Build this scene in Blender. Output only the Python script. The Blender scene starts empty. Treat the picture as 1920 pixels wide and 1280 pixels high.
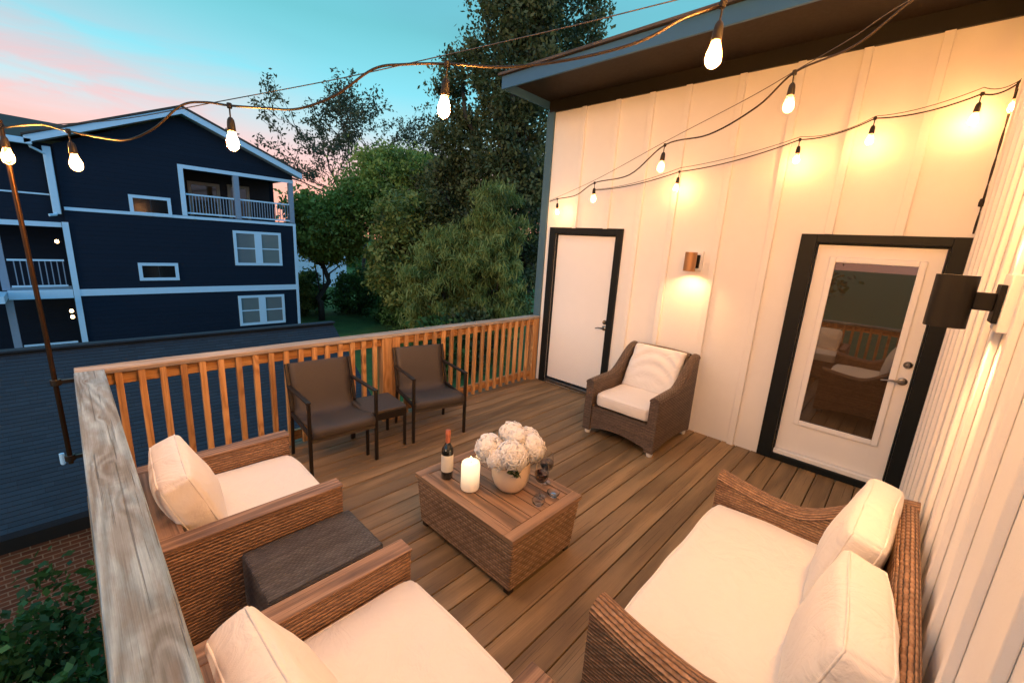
import bpy, math, random
import numpy as np
from mathutils import Vector, Matrix, noise as mnoise
random.seed(7)
R = math.radians
SC = bpy.context.scene
COL = SC.collection

# ------------------------------------------------------------------ camera
cam = bpy.data.cameras.new('camera'); camo = bpy.data.objects.new('camera', cam); COL.objects.link(camo)
cr = Vector((0.6890259, -0.72218029, 0.06081886)); cu = Vector((0.12150747, 0.19784352, 0.97267357)); cf = Vector((0.7144783, 0.66280734, -0.22406961))
M = Matrix((cr, cu, -cf)).transposed().to_4x4(); M.translation = Vector((-4.5763, -3.6087, 1.878))
camo.matrix_world = M
cam.sensor_width = 36; cam.lens = 786.27 / 1920 * 36; cam.clip_start = .02; cam.clip_end = 2000
SC.camera = camo

# ------------------------------------------------------------------ node helpers
def new_mat(name):
    m = bpy.data.materials.new(name); m.use_nodes = True; nt = m.node_tree
    b = nt.nodes['Principled BSDF']
    return m, nt, b
class N:
    def __init__(s, nt): s.nt = nt
    def node(s, t, **k):
        n = s.nt.nodes.new(t)
        for a, v in k.items(): setattr(n, a, v)
        return n
    def link(s, a, b): s.nt.links.new(a, b)
    def put(s, sock, v):
        if isinstance(v, bpy.types.NodeSocket): s.link(v, sock)
        else:
            if sock.type == 'RGBA' and len(v) == 3: v = (*v, 1)
            sock.default_value = v
    def m(s, op, a, b=0.0, c=None, clamp=False):
        n = s.node('ShaderNodeMath', operation=op, use_clamp=clamp)
        s.put(n.inputs[0], a); s.put(n.inputs[1], b)
        if c is not None: s.put(n.inputs[2], c)
        return n.outputs[0]
    def mix(s, f, a, b, bt='MIX'):
        n = s.node('ShaderNodeMix', data_type='RGBA', blend_type=bt)
        s.put(n.inputs[0], f); s.put(n.inputs[6], a); s.put(n.inputs[7], b)
        return n.outputs[2]
    def ramp(s, f, stops, interp='LINEAR'):
        n = s.node('ShaderNodeValToRGB'); r = n.color_ramp; r.interpolation = interp
        while len(r.elements) < len(stops): r.elements.new(.5)
        for e, (p, c) in zip(r.elements, stops):
            e.position = p; e.color = (*c, 1) if len(c) == 3 else c
        s.put(n.inputs[0], f); return n.outputs[0]
    def smooth(s, v, a, b):
        n = s.node('ShaderNodeMapRange', interpolation_type='SMOOTHSTEP')
        s.put(n.inputs[0], v); n.inputs[1].default_value = a; n.inputs[2].default_value = b
        return n.outputs[0]
    def comb(s, x, y, z=0.0):
        n = s.node('ShaderNodeCombineXYZ'); s.put(n.inputs[0], x); s.put(n.inputs[1], y); s.put(n.inputs[2], z); return n.outputs[0]
    def noise(s, vec, scale=5, detail=3, rough=.5, dist=0):
        n = s.node('ShaderNodeTexNoise'); s.put(n.inputs['Vector'], vec); n.inputs['Scale'].default_value = scale
        n.inputs['Detail'].default_value = detail; n.inputs['Roughness'].default_value = rough; n.inputs['Distortion'].default_value = dist
        return n.outputs['Fac']
    def white(s, v):
        n = s.node('ShaderNodeTexWhiteNoise', noise_dimensions='1D'); s.put(n.inputs['W'], v); return n.outputs['Value']
    def sep(s, v):
        n = s.node('ShaderNodeSeparateXYZ'); s.put(n.inputs[0], v); return n.outputs
    def uv(s):
        n = s.node('ShaderNodeTexCoord'); o = s.sep(n.outputs['UV']); return o[0], o[1]
    def obj(s): return s.node('ShaderNodeTexCoord').outputs['Object']
    def pos(s): return s.node('ShaderNodeNewGeometry').outputs['Position']
    def bump(s, h, dist=.005, strength=1, base=None):
        n = s.node('ShaderNodeBump'); s.put(n.inputs['Height'], h); n.inputs['Distance'].default_value = dist; n.inputs['Strength'].default_value = strength
        if base is not None: s.link(base, n.inputs['Normal'])
        return n.outputs[0]

# ------------------------------------------------------------------ world: dusk sky
W = bpy.data.worlds.new('World'); SC.world = W; W.use_nodes = True
wt = W.node_tree; w = N(wt); bg = wt.nodes['Background']
SUN_AZ = R(-108)
g = w.node('ShaderNodeTexCoord').outputs['Generated']
gx, gy, gz = w.sep(g)
az = w.m('ARCTAN2', gx, gy)                       # 0 = +Y, positive towards +X
sky = w.node('ShaderNodeTexSky', sky_type='NISHITA', sun_disc=False)
sky.sun_elevation = R(8.0); sky.sun_rotation = SUN_AZ; sky.ozone_density = 5
grad = w.ramp(w.m('MAXIMUM', gz, 0.0), [(0, (1.0, .38, .24)), (.08, (.95, .44, .34)), (.15, (.72, .52, .50)), (.21, (.38, .62, .67)), (.28, (.20, .58, .67)), (.38, (.13, .44, .49)), (.55, (.12, .42, .56)), (1, (.18, .48, .80))])
# soft streaked clouds, pink where the sunset catches them, grey-teal higher up
cv = w.comb(w.m('MULTIPLY', az, 1.3), w.m('MULTIPLY', gz, 7.5), 0.3)
cl = w.noise(cv, 1.9, 5, .55, .5)
cl2 = w.noise(w.comb(w.m('MULTIPLY', az, 2.4), w.m('MULTIPLY', gz, 11), 4.0), 1.9, 6, .6, .8)
left = w.smooth(az, .55, -.35)                     # towards the left of the view
cm = w.m('MULTIPLY', w.smooth(cl, .30, .52), w.m('MULTIPLY', left, w.smooth(gz, .38, .25)))
c1 = w.mix(cm, grad, w.ramp(gz, [(0, (.95, .40, .27)), (.15, (.80, .44, .38)), (.22, (.62, .44, .45)), (.29, (.42, .44, .48)), (.4, (.20, .38, .42))]))
pk = w.m('MULTIPLY', w.m('MULTIPLY', w.smooth(cl2, .40, .68), left), w.m('MULTIPLY', w.smooth(gz, .27, .21), w.smooth(gz, .10, .17)))
c1 = w.mix(w.m('MULTIPLY', pk, .8), c1, (.92, .32, .28))
dk = w.m('MULTIPLY', w.smooth(w.noise(cv, 1.1, 3, .5, .2), .45, .68), w.smooth(gz, .28, .42))
c1 = w.mix(w.m('MULTIPLY', dk, .55), c1, (.12, .36, .42))
# the half of the sky away from the sunset is a deeper blue
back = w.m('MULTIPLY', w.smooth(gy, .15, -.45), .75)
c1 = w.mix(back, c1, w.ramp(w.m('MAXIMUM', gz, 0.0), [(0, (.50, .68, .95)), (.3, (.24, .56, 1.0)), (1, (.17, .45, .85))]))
c1 = w.mix(w.smooth(gz, -.01, -.06), c1, (.02, .03, .03))
skyb = w.mix(1.0, sky.outputs[0], (.06, .06, .06), 'MULTIPLY')
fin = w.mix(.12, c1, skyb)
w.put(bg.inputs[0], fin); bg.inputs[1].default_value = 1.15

sun = bpy.data.lights.new('sun', 'SUN'); sun.energy = .8; sun.angle = R(14); sun.color = (1, .66, .42)
suno = bpy.data.objects.new('sun', sun); COL.objects.link(suno)
sd_ = Vector((math.sin(SUN_AZ) * math.cos(R(8)), math.cos(SUN_AZ) * math.cos(R(8)), math.sin(R(8))))
suno.rotation_euler = sd_.to_track_quat('Z', 'Y').to_euler()
SC.view_settings.view_transform = 'Standard'; SC.view_settings.look = 'None'; SC.view_settings.exposure = .45; SC.view_settings.gamma = 1
SC.cycles.use_denoising = True
SC.cycles.sample_clamp_indirect = 6
SC.cycles.max_bounces = 8

# ------------------------------------------------------------------ materials
def paint(name, col, rough=.5, bump=.0006, var=.06, scale=9, dirt=0.0):
    m, nt, b = new_mat(name); n = N(nt); P = n.obj()
    if max(col) < .05: b.inputs['Specular IOR Level'].default_value = .22
    f = n.noise(P, scale, 5, .6)
    c = n.mix(f, tuple(x * (1 - var) for x in col), tuple(min(1, x * (1 + var)) for x in col))
    if dirt:
        d = n.smooth(n.noise(P, 3.3, 6, .65), .55, .8)
        c = n.mix(n.m('MULTIPLY', d, dirt), c, tuple(x * .45 for x in col))
    n.put(b.inputs['Base Color'], c); n.put(b.inputs['Roughness'], n.m('MULTIPLY_ADD', n.noise(P, 30, 3), .15, rough - .07))
    n.put(b.inputs['Normal'], n.bump(n.noise(P, 120, 4, .6), bump))
    return m

def wood(name, dark, mid, light, rings=9, across=7, rough=.65, bump=.0012, stretch=.55, knot=True, board=None, cracks=.6, tint=None):
    """grain runs along u, metres; cathedral rings are contour lines of stretched noise"""
    m, nt, b = new_mat(name); n = N(nt); u, v = n.uv()
    rnd = n.node('ShaderNodeObjectInfo').outputs['Random']
    if board:
        bi = n.m('FLOOR', n.m('DIVIDE', n.m('ADD', v, board[1]), board[0])); off = n.m('MULTIPLY', n.white(bi), 37.0)
        br = n.white(n.m('ADD', bi, 11.3))
    else:
        off = n.m('MULTIPLY', rnd, 37.0); br = rnd
    uu = n.m('ADD', u, off)
    vec = n.comb(n.m('MULTIPLY', uu, stretch), n.m('MULTIPLY', v, across), off)
    f = n.noise(vec, 1.0, 2, .45, .25)
    if knot:
        vo = n.node('ShaderNodeTexVoronoi', feature='F1'); n.put(vo.inputs['Vector'], n.comb(n.m('MULTIPLY', uu, 1.35), n.m('MULTIPLY', v, 4.2), off)); vo.inputs['Scale'].default_value = 1.4
        kd = n.smooth(vo.outputs['Distance'], .42, .03)
        f = n.m('ADD', f, n.m('MULTIPLY', kd, .35))
    ring = n.m('SINE', n.m('MULTIPLY', f, rings * 6.283))
    ring = n.m('MULTIPLY_ADD', ring, .5, .5)
    fine = n.noise(n.comb(n.m('MULTIPLY', uu, 3.0), n.m('MULTIPLY', v, 260.0), off), 1.0, 3, .6)
    mott = n.noise(n.comb(n.m('MULTIPLY', uu, 3), n.m('MULTIPLY', v, 9), off), 1.5, 4, .6)
    g1 = n.m('ADD', n.m('MULTIPLY', ring, .42), n.m('MULTIPLY', fine, .58))
    g1 = n.m('ADD', g1, n.m('MULTIPLY', n.m('SUBTRACT', mott, .5), .55))
    c = n.ramp(g1, [(.18, dark), (.5, mid), (.85, light)])
    if knot:
        kk = n.smooth(vo.outputs['Distance'], .13, .04)
        c = n.mix(n.m('MULTIPLY', kk, .65), c, tint or tuple(x * .6 for x in dark))
    cr_ = n.smooth(n.noise(n.comb(n.m('MULTIPLY', uu, 1.6), n.m('MULTIPLY', v, 120.0), off), 1.0, 2, .5), .63, .70)
    c = n.mix(n.m('MULTIPLY', cr_, cracks), c, tuple(x * .35 for x in dark))
    val = n.m('MULTIPLY_ADD', br, .45, .78)
    c = n.mix(1.0, c, n.comb(val, val, val), 'MULTIPLY')
    n.put(b.inputs['Base Color'], c); n.put(b.inputs['Roughness'], n.m('MULTIPLY_ADD', mott, .2, rough - .1))
    h = n.m('SUBTRACT', g1, n.m('MULTIPLY', cr_, 1.2))
    n.put(b.inputs['Normal'], n.bump(h, bump))
    return m

def capwood(name):
    m, nt, b = new_mat(name); n = N(nt); P = n.sep(n.pos())
    oi = n.node('ShaderNodeTexCoord'); u, v = n.uv()
    base = n.noise(n.comb(n.m('MULTIPLY', u, .5), n.m('MULTIPLY', v, 5.0)), 1.0, 2, .4)
    f = n.m('ADD', n.m('MULTIPLY', base, 1.0), n.m('MULTIPLY', v, 2.2)); kn = None
    for (ky, kx, sy, sx, A) in ((-1.46, -4.556, .07, .020, .20), (-1.77, -4.530, .06, .018, .14), (-.84, -4.545, .03, .010, .10), (-2.62, -4.515, .10, .024, .24), (-.14, -4.57, .03, .012, .12)):
        dy = n.m('DIVIDE', n.m('SUBTRACT', P[1], ky), sy); dx = n.m('DIVIDE', n.m('SUBTRACT', P[0], kx), sx)
        d2 = n.m('ADD', n.m('MULTIPLY', dy, dy), n.m('MULTIPLY', dx, dx))
        d2 = n.m('MULTIPLY', d2, n.m('MULTIPLY_ADD', n.noise(n.comb(P[0], P[1]), 25, 2), 1.0, .5))
        g_ = n.m('EXPONENT', n.m('MULTIPLY', d2, -.35)); f = n.m('ADD', f, n.m('MULTIPLY', g_, A))
        c_ = n.m('EXPONENT', n.m('MULTIPLY', d2, -3.0)); kn = c_ if kn is None else n.m('MAXIMUM', kn, c_)
    f = n.m('ADD', f, n.m('MULTIPLY', n.noise(n.comb(n.m('MULTIPLY', u, 3), n.m('MULTIPLY', v, 30)), 1, 2), .05))
    ring = n.m('MULTIPLY_ADD', n.m('SINE', n.m('MULTIPLY', f, 58.0)), .5, .5)
    fine = n.noise(n.comb(n.m('MULTIPLY', u, 4.0), n.m('MULTIPLY', v, 330.0)), 1.0, 3, .6)
    mott = n.noise(n.comb(n.m('MULTIPLY', u, 2.5), n.m('MULTIPLY', v, 12)), 1.2, 5, .6)
    g1 = n.m('ADD', n.m('MULTIPLY', ring, .26), n.m('MULTIPLY', fine, .62)); g1 = n.m('ADD', g1, n.m('MULTIPLY', n.m('SUBTRACT', mott, .5), 1.0))
    c = n.ramp(g1, [(.12, (.085, .12, .135)), (.42, (.20, .27, .30)), (.8, (.36, .46, .51))])
    c = n.mix(n.m('MULTIPLY', n.smooth(mott, .60, .42), .35), c, (.20, .15, .10))
    c = n.mix(n.m('MULTIPLY', kn, .6), c, (.12, .08, .055))
    cr_ = n.smooth(n.noise(n.comb(n.m('MULTIPLY', u, 1.3), n.m('MULTIPLY', v, 90.0)), 1.0, 2, .5), .62, .68)
    c = n.mix(n.m('MULTIPLY', cr_, .55), c, (.07, .07, .068))
    n.put(b.inputs['Base Color'], c); b.inputs['Roughness'].default_value = .8
    n.put(b.inputs['Normal'], n.bump(n.m('SUBTRACT', n.m('ADD', g1, n.m('MULTIPLY', kn, -.4)), n.m('MULTIPLY', cr_, 1.2)), .0028)); return m

def weave(name, dark, mid, light, ph=.013, pv=.034, bump=.009, rough=.5):
    m, nt, b = new_mat(name); n = N(nt); u, v = n.uv()
    wob = n.m('MULTIPLY', n.m('SUBTRACT', n.noise(n.comb(u, v), 9, 2), .5), .006)
    vv = n.m('DIVIDE', n.m('ADD', v, wob), ph); row = n.m('FLOOR', vv)
    sv = n.m('ABSOLUTE', n.m('SINE', n.m('MULTIPLY', vv, math.pi)))
    su = n.m('SINE', n.m('ADD', n.m('MULTIPLY', u, 2 * math.pi / pv), n.m('MULTIPLY', row, math.pi)))
    over = n.m('MULTIPLY_ADD', su, .5, .5)
    h = n.m('MULTIPLY', n.m('POWER', sv, .7), n.m('MULTIPLY_ADD', over, .6, .4))
    strand = n.m('MULTIPLY_ADD', n.m('SUBTRACT', n.white(row), .5), .3, n.noise(n.comb(n.m('MULTIPLY', u, 14), n.m('MULTIPLY', row, 3.7)), 1.5, 3, .6))
    big = n.noise(n.comb(u, v), 6, 3)
    t = n.m('ADD', n.m('MULTIPLY', strand, .7), n.m('MULTIPLY', big, .3))
    c = n.mix(n.smooth(t, .35, .68), mid, light)
    c = n.mix(n.smooth(h, .42, .08), c, dark)
    n.put(b.inputs['Base Color'], c); n.put(b.inputs['Roughness'], rough)
    n.put(b.inputs['Normal'], n.bump(h, bump))
    return m

def fabric(name, col, bump=.0005, scale=900, rough=.9):
    m, nt, b = new_mat(name); n = N(nt); P = n.obj()
    o = n.sep(P)
    f = n.noise(P, 7, 4, .6)
    c = n.mix(f, tuple(x * .93 for x in col), col)
    n.put(b.inputs['Base Color'], c); b.inputs['Roughness'].default_value = rough
    b.inputs['Sheen Weight'].default_value = .25
    th = n.noise(P, 700, 2)
    wr = n.bump(n.noise(P, 6.5, 4, .6, 1.6), .022, .6)
    n.put(b.inputs['Normal'], n.bump(n.m('ADD', th, n.noise(P, 300, 2)), bump, .6, wr))
    return m

def mesh_fabric(name, a, c2, sc=.006):
    m, nt, b = new_mat(name); n = N(nt); u, v = n.uv()
    ss = n.m('MULTIPLY', n.m('SINE', n.m('MULTIPLY', u, 6.283 / sc)), n.m('SINE', n.m('MULTIPLY', v, 6.283 / sc)))
    f = n.m('MULTIPLY_ADD', ss, .5, .5)
    f = n.m('ADD', n.m('MULTIPLY', f, .6), n.m('MULTIPLY', n.noise(n.comb(n.m('MULTIPLY', u, 8), n.m('MULTIPLY', v, 50)), 6, 3), .4))
    n.put(b.inputs['Base Color'], n.mix(f, a, c2)); b.inputs['Roughness'].default_value = .55
    n.put(b.inputs['Normal'], n.bump(f, .0015))
    return m

def metal(name, col, rough=.4, metallic=1.0, bump=.0003):
    m, nt, b = new_mat(name); n = N(nt); P = n.obj()
    n.put(b.inputs['Base Color'], n.mix(n.noise(P, 12, 4), tuple(x * .8 for x in col), col)); b.inputs['Metallic'].default_value = metallic
    n.put(b.inputs['Roughness'], n.m('MULTIPLY_ADD', n.noise(P, 25, 4), .2, rough - .1))
    n.put(b.inputs['Normal'], n.bump(n.noise(P, 150, 3), bump))
    return m

def emit(name, col, s):
    m, nt, b = new_mat(name); b.inputs['Base Color'].default_value = (1, .9, .75, 1)
    b.inputs['Emission Color'].default_value = (*col, 1); b.inputs['Emission Strength'].default_value = s; b.inputs['Roughness'].default_value = .3
    return m

def glass(name, col=(1, 1, 1), ior=1.45, rough=0.0, thin=False):
    m, nt, b = new_mat(name); b.inputs['Base Color'].default_value = (*col, 1); b.inputs['Transmission Weight'].default_value = 1
    b.inputs['Roughness'].default_value = rough; b.inputs['IOR'].default_value = ior
    return m

def leafmat(name, c1, c2, c3, trans=.4):
    m, nt, b = new_mat(name); n = N(nt)
    at = n.node('ShaderNodeAttribute', attribute_name='tone').outputs['Fac']
    c = n.ramp(at, [(0, c1), (.5, c2), (1, c3)])
    n.put(b.inputs['Base Color'], c); b.inputs['Roughness'].default_value = .6
    tr = n.node('ShaderNodeBsdfTranslucent'); n.put(tr.inputs[0], c)
    mx = n.node('ShaderNodeMixShader'); mx.inputs[0].default_value = trans
    out = nt.nodes['Material Output']
    n.link(b.outputs[0], mx.inputs[1]); n.link(tr.outputs[0], mx.inputs[2]); n.link(mx.outputs[0], out.inputs[0])
    return m

def siding(name, col, pitch=.16):
    m, nt, b = new_mat(name); n = N(nt); P = n.pos(); o = n.sep(P)
    t = n.m('FRACT', n.m('DIVIDE', n.m('ADD', o[2], 40.0), pitch))
    edge = n.smooth(t, .12, .0)
    row = n.m('FLOOR', n.m('DIVIDE', n.m('ADD', o[2], 40.0), pitch))
    v = n.m('MULTIPLY_ADD', n.white(row), .10, .92)
    c = n.mix(n.noise(n.comb(n.m('MULTIPLY', o[0], 2), o[1], n.m('MULTIPLY', o[2], 9)), 2, 5, .6), tuple(x * .8 for x in col), tuple(x * 1.15 for x in col))
    c = n.mix(1.0, c, n.comb(v, v, v), 'MULTIPLY')
    c = n.mix(n.m('MULTIPLY', edge, .16), c, tuple(x * .4 for x in col))
    n.put(b.inputs['Base Color'], c); b.inputs['Roughness'].default_value = .7; b.inputs['Specular IOR Level'].default_value = .2
    n.put(b.inputs['Normal'], n.bump(n.m('SUBTRACT', 1.0, t), .003))
    return m

def shingle(name, c1, c2, ph=.145, pw=.31):
    m, nt, b = new_mat(name); n = N(nt); u, v = n.uv()
    vv = n.m('DIVIDE', v, ph); row = n.m('FLOOR', vv); t = n.m('FRACT', vv)
    uu = n.m('ADD', n.m('DIVIDE', u, pw), n.m('MULTIPLY', n.white(row), 7.0)); cell = n.m('FLOOR', uu); tu = n.m('FRACT', uu)
    rn = n.white(n.m('ADD', n.m('MULTIPLY', row, 13.7), cell))
    c = n.mix(rn, c1, c2)
    c = n.mix(n.m('MULTIPLY', n.noise(n.comb(u, v), 60, 3), .5), c, tuple(x * 1.6 for x in c2))
    e = n.m('MAXIMUM', n.smooth(t, .14, .02), n.m('MULTIPLY', n.smooth(tu, .05, .01), .22))
    c = n.mix(n.m('MULTIPLY', e, .8), c, tuple(x * .2 for x in c1))
    n.put(b.inputs['Base Color'], c); b.inputs['Roughness'].default_value = .85
    n.put(b.inputs['Normal'], n.bump(n.m('ADD', n.m('SUBTRACT', 1.0, e), n.m('ADD', n.m('MULTIPLY', rn, .4), n.m('MULTIPLY', t, -.6))), .012))
    return m

def brickmat(name):
    m, nt, b = new_mat(name); n = N(nt); u, v = n.uv()
    br = n.node('ShaderNodeTexBrick'); n.put(br.inputs['Vector'], n.comb(u, v)); br.inputs['Scale'].default_value = 1
    br.inputs['Brick Width'].default_value = .14; br.inputs['Row Height'].default_value = .05; br.inputs['Mortar Size'].default_value = .006
    br.inputs['Color1'].default_value = (.16, .055, .03, 1); br.inputs['Color2'].default_value = (.26, .10, .05, 1); br.inputs['Mortar'].default_value = (.42, .30, .20, 1)
    c = n.mix(n.noise(n.comb(u, v), 14, 4), br.outputs['Color'], (.10, .05, .035)); 
    c = n.mix(.55, c, br.outputs['Color'])
    n.put(b.inputs['Base Color'], c); b.inputs['Roughness'].default_value = .85
    n.put(b.inputs['Normal'], n.bump(n.m('SUBTRACT', 1.0, br.outputs['Fac']), .006))
    return m

MT = dict(
    deck=wood('deck wood', (.13, .080, .036), (.205, .130, .060), (.29, .19, .095), rings=3, across=5, knot=False, board=(.14, 2.614 + 14.0), rough=.55, cracks=.45),
    rail=wood('rail wood', (.34, .155, .05), (.52, .26, .09), (.62, .35, .14), rings=5, across=9, rough=.6, cracks=.35),
    capfar=wood('tan weathered cap wood', (.24, .17, .115), (.38, .30, .23), (.50, .42, .34), rings=5, across=9, rough=.7, cracks=.4, knot=False),
    cap=capwood('weathered cap wood'),
    tabletop=wood('table slat wood', (.13, .078, .045), (.27, .155, .085), (.37, .22, .125), rings=4, across=10, rough=.5, knot=False),
    armwood=wood('arm wood', (.10, .055, .035), (.22, .125, .075), (.34, .205, .125), rings=6, across=14, rough=.6, knot=False),
    wicker=weave('brown wicker', (.024, .012, .006), (.22, .115, .058), (.42, .24, .13), ph=.015),
    wickertable=weave('table wicker', (.03, .015, .007), (.26, .145, .075), (.48, .29, .165), ph=.020, pv=.046, bump=.012),
    wickerfine=weave('fine brown wicker', (.03, .016, .009), (.22, .115, .06), (.38, .215, .12), ph=.016, pv=.045, bump=.007),
    wickergrey=weave('grey brown wicker', (.018, .012, .008), (.10, .064, .040), (.19, .125, .08), ph=.014, pv=.05),
    wickerdark=weave('dark wicker', (.008, .007, .006), (.05, .045, .043), (.12, .11, .107), ph=.013, pv=.026, bump=.006),
    sling=mesh_fabric('sling mesh', (.028, .022, .018), (.085, .066, .052)),
    darkmetal=metal('dark bronze metal', (.035, .028, .023), .4, .6),
    polemetal=metal('rusty brown pole metal', (.05, .026, .014), .35, .8),
    fabric=fabric('cream cushion fabric', (.84, .77, .68)),
    fabricwhite=fabric('white cloth', (.80, .76, .72)),
    white=paint('white board paint', (.84, .82, .79), .55, .0007, .03),
    door=paint('white door paint', (.84, .83, .82), .35, .0003, .02),
    black=paint('black trim paint', (.007, .010, .011), .5, .0004, .15),
    bluetrim=paint('blue grey corner paint', (.05, .12, .17), .5, .0004, .1),
    fascia=paint('blue grey fascia paint', (.035, .115, .23), .5, .0004, .08),
    soffit=paint('brown soffit paint', (.022, .017, .013), .6, .0005, .12),
    frieze=paint('dark frieze paint', (.018, .017, .015), .5, .0005, .12),
    steel=metal('satin nickel', (.30, .27, .24), .3),
    sconce=paint('black lamp metal', (.008, .0075, .007), .55, .0002, .1),
    navy=siding('navy siding', (.0035, .0135, .030)),
    navydark=paint('dark porch paint', (.03, .032, .034), .6, .0005, .15),
    trim=paint('pale house trim', (.46, .74, .92), .5, .0005, .05),
    slate=paint('slate blue post paint', (.20, .30, .40), .5, .0005, .08),
    shingle=shingle('roof shingles', (.006, .014, .023), (.012, .026, .040), .058, .17),
    shingle2=shingle('dark roof shingles', (.04, .035, .03), (.075, .06, .05)),
    brick=brickmat('brown brick'),
    plant=leafmat('leaves', (.02, .05, .012), (.07, .16, .035), (.15, .29, .07)),
    evergreen=leafmat('evergreen leaves', (.03, .042, .014), (.10, .12, .038), (.21, .215, .075)),
    feather=leafmat('feathery leaves', (.07, .10, .02), (.23, .27, .06), (.42, .43, .12)),
    canopy=leafmat('green canopy leaves', (.07, .12, .02), (.24, .33, .06), (.38, .46, .10)),
    sparse=leafmat('sparse leaves', (.03, .045, .025), (.07, .09, .045), (.14, .16, .08)),
    bark=paint('bark', (.055, .045, .035), .9, .004, .3, 14),
)
def mt(k): return MT[k]

# ------------------------------------------------------------------ mesh builder
class MB:
    def __init__(s): s.v = []; s.f = []; s.uv = []
    def add(s, vs, fs, uvs=None, mat=None):
        o = len(s.v)
        for p in vs: s.v.append(Vector(p) if mat is None else mat @ Vector(p))
        for i, f in enumerate(fs):
            s.f.append([o + k for k in f]); s.uv.append(uvs[i] if uvs else [(0, 0)] * len(f))
        return s
    def box(s, x0, x1, y0, y1, z0, z1, grain=None, mat=None):
        vs = [(x, y, z) for x in (x0, x1) for y in (y0, y1) for z in (z0, z1)]
        fs = [(0, 1, 3, 2), (4, 6, 7, 5), (0, 4, 5, 1), (2, 3, 7, 6), (0, 2, 6, 4), (1, 5, 7, 3)]
        d = (x1 - x0, y1 - y0, z1 - z0)
        if grain is None: grain = max(range(3), key=lambda k: d[k])
        uvs = []
        for fi, f in enumerate(fs):
            nax = (0, 0, 1, 1, 2, 2)[fi]; ax = [a for a in range(3) if a != nax]
            ua = grain if grain in ax else ax[0]; va = [a for a in ax if a != ua][0]
            uvs.append([(vs[k][ua] + fi * .0, vs[k][va] + (vs[k][nax] if 0 else 0)) for k in f])
        return s.add(vs, fs, uvs, mat)
    def bar(s, p, q, w, h, up=(0, 0, 1)):
        p = Vector(p); q = Vector(q); d = q - p; L = d.length; d.normalize()
        side = d.cross(Vector(up)); side.normalize(); u2 = side.cross(d)
        m = Matrix((d, side, u2)).transposed().to_4x4(); m.translation = p
        return s.box(0, L, -w / 2, w / 2, -h / 2, h / 2, 0, m)
    def prism(s, poly, lo, hi, axis='y', uvaxis=None):
        """poly: list of 2D points in the plane normal to axis"""
        n = len(poly)
        def P(a, b, t): return {'y': (a, t, b), 'x': (t, a, b), 'z': (a, b, t)}[axis]
        vs = [P(a, b, lo) for a, b in poly] + [P(a, b, hi) for a, b in poly]
        fs = [list(range(n))[::-1], list(range(n, 2 * n))]; uvs = [[poly[k] for k in fs[0]], [poly[k - n] for k in fs[1]]]
        acc = 0
        for i in range(n):
            j = (i + 1) % n; L = math.dist(poly[i], poly[j])
            fs.append([i, j, n + j, n + i]); uvs.append([(lo, acc), (lo, acc + L), (hi, acc + L), (hi, acc)]); acc += L
        return s.add(vs, fs, uvs)
    def lathe(s, prof, c=(0, 0, 0), seg=24, mat=None, cap=True):
        o = len(s.v); vs = []; fs = []; uvs = []
        for r, z in prof:
            for k in range(seg):
                a = 2 * math.pi * k / seg; vs.append((c[0] + r * math.cos(a), c[1] + r * math.sin(a), c[2] + z))
        for i in range(len(prof) - 1):
            for k in range(seg):
                k2 = (k + 1) % seg
                fs.append((i * seg + k, i * seg + k2, (i + 1) * seg + k2, (i + 1) * seg + k))
                uvs.append([(k / seg * .4, i * .03), ((k + 1) / seg * .4, i * .03), ((k + 1) / seg * .4, i * .03 + .03), (k / seg * .4, i * .03 + .03)])
        if cap:
            if prof[0][0] > 1e-5: fs.append(tuple(range(seg))[::-1]); uvs.append([(0, 0)] * seg)
            if prof[-1][0] > 1e-5: fs.append(tuple(range((len(prof) - 1) * seg, len(prof) * seg))); uvs.append([(0, 0)] * seg)
        return s.add(vs, fs, uvs, mat)
    def tube(s, pts, r, seg=8, cap=True):
        pts = [Vector(p) for p in pts]; n = len(pts); vs = []; rr = r if isinstance(r, (list, tuple)) else [r] * n
        ref = Vector((0, 0, 1)); prev = None
        for i, p in enumerate(pts):
            t = (pts[min(i + 1, n - 1)] - pts[max(i - 1, 0)]).normalized()
            if prev is None:
                a = t.cross(ref)
                if a.length < 1e-3: a = t.cross(Vector((1, 0, 0)))
            else: a = prev - t * prev.dot(t)
            a.normalize(); prev = a; b = t.cross(a)
            for k in range(seg):
                an = 2 * math.pi * k / seg; vs.append(p + (a * math.cos(an) + b * math.sin(an)) * rr[i])
        fs = []; uvs = []; L = 0
        for i in range(n - 1):
            d = (pts[i + 1] - pts[i]).length
            for k in range(seg):
                k2 = (k + 1) % seg; fs.append((i * seg + k, i * seg + k2, (i + 1) * seg + k2, (i + 1) * seg + k))
                uvs.append([(L, k * .01), (L, k * .01 + .01), (L + d, k * .01 + .01), (L + d, k * .01)])
            L += d
        if cap:
            fs.append(tuple(range(seg))[::-1]); uvs.append([(0, 0)] * seg)
            fs.append(tuple(range((n - 1) * seg, n * seg))); uvs.append([(0, 0)] * seg)
        return s.add(vs, fs, uvs)
    def surf(s, fn, nu, nv, su=1, sv=1):
        vs = [fn(i / nu, j / nv) for i in range(nu + 1) for j in range(nv + 1)]
        fs = []; uvs = []
        for i in range(nu):
            for j in range(nv):
                a = i * (nv + 1) + j; fs.append((a, a + nv + 1, a + nv + 2, a + 1))
                uvs.append([(i / nu * su, j / nv * sv), ((i + 1) / nu * su, j / nv * sv), ((i + 1) / nu * su, (j + 1) / nv * sv), (i / nu * su, (j + 1) / nv * sv)])
        return s.add(vs, fs, uvs)
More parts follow.
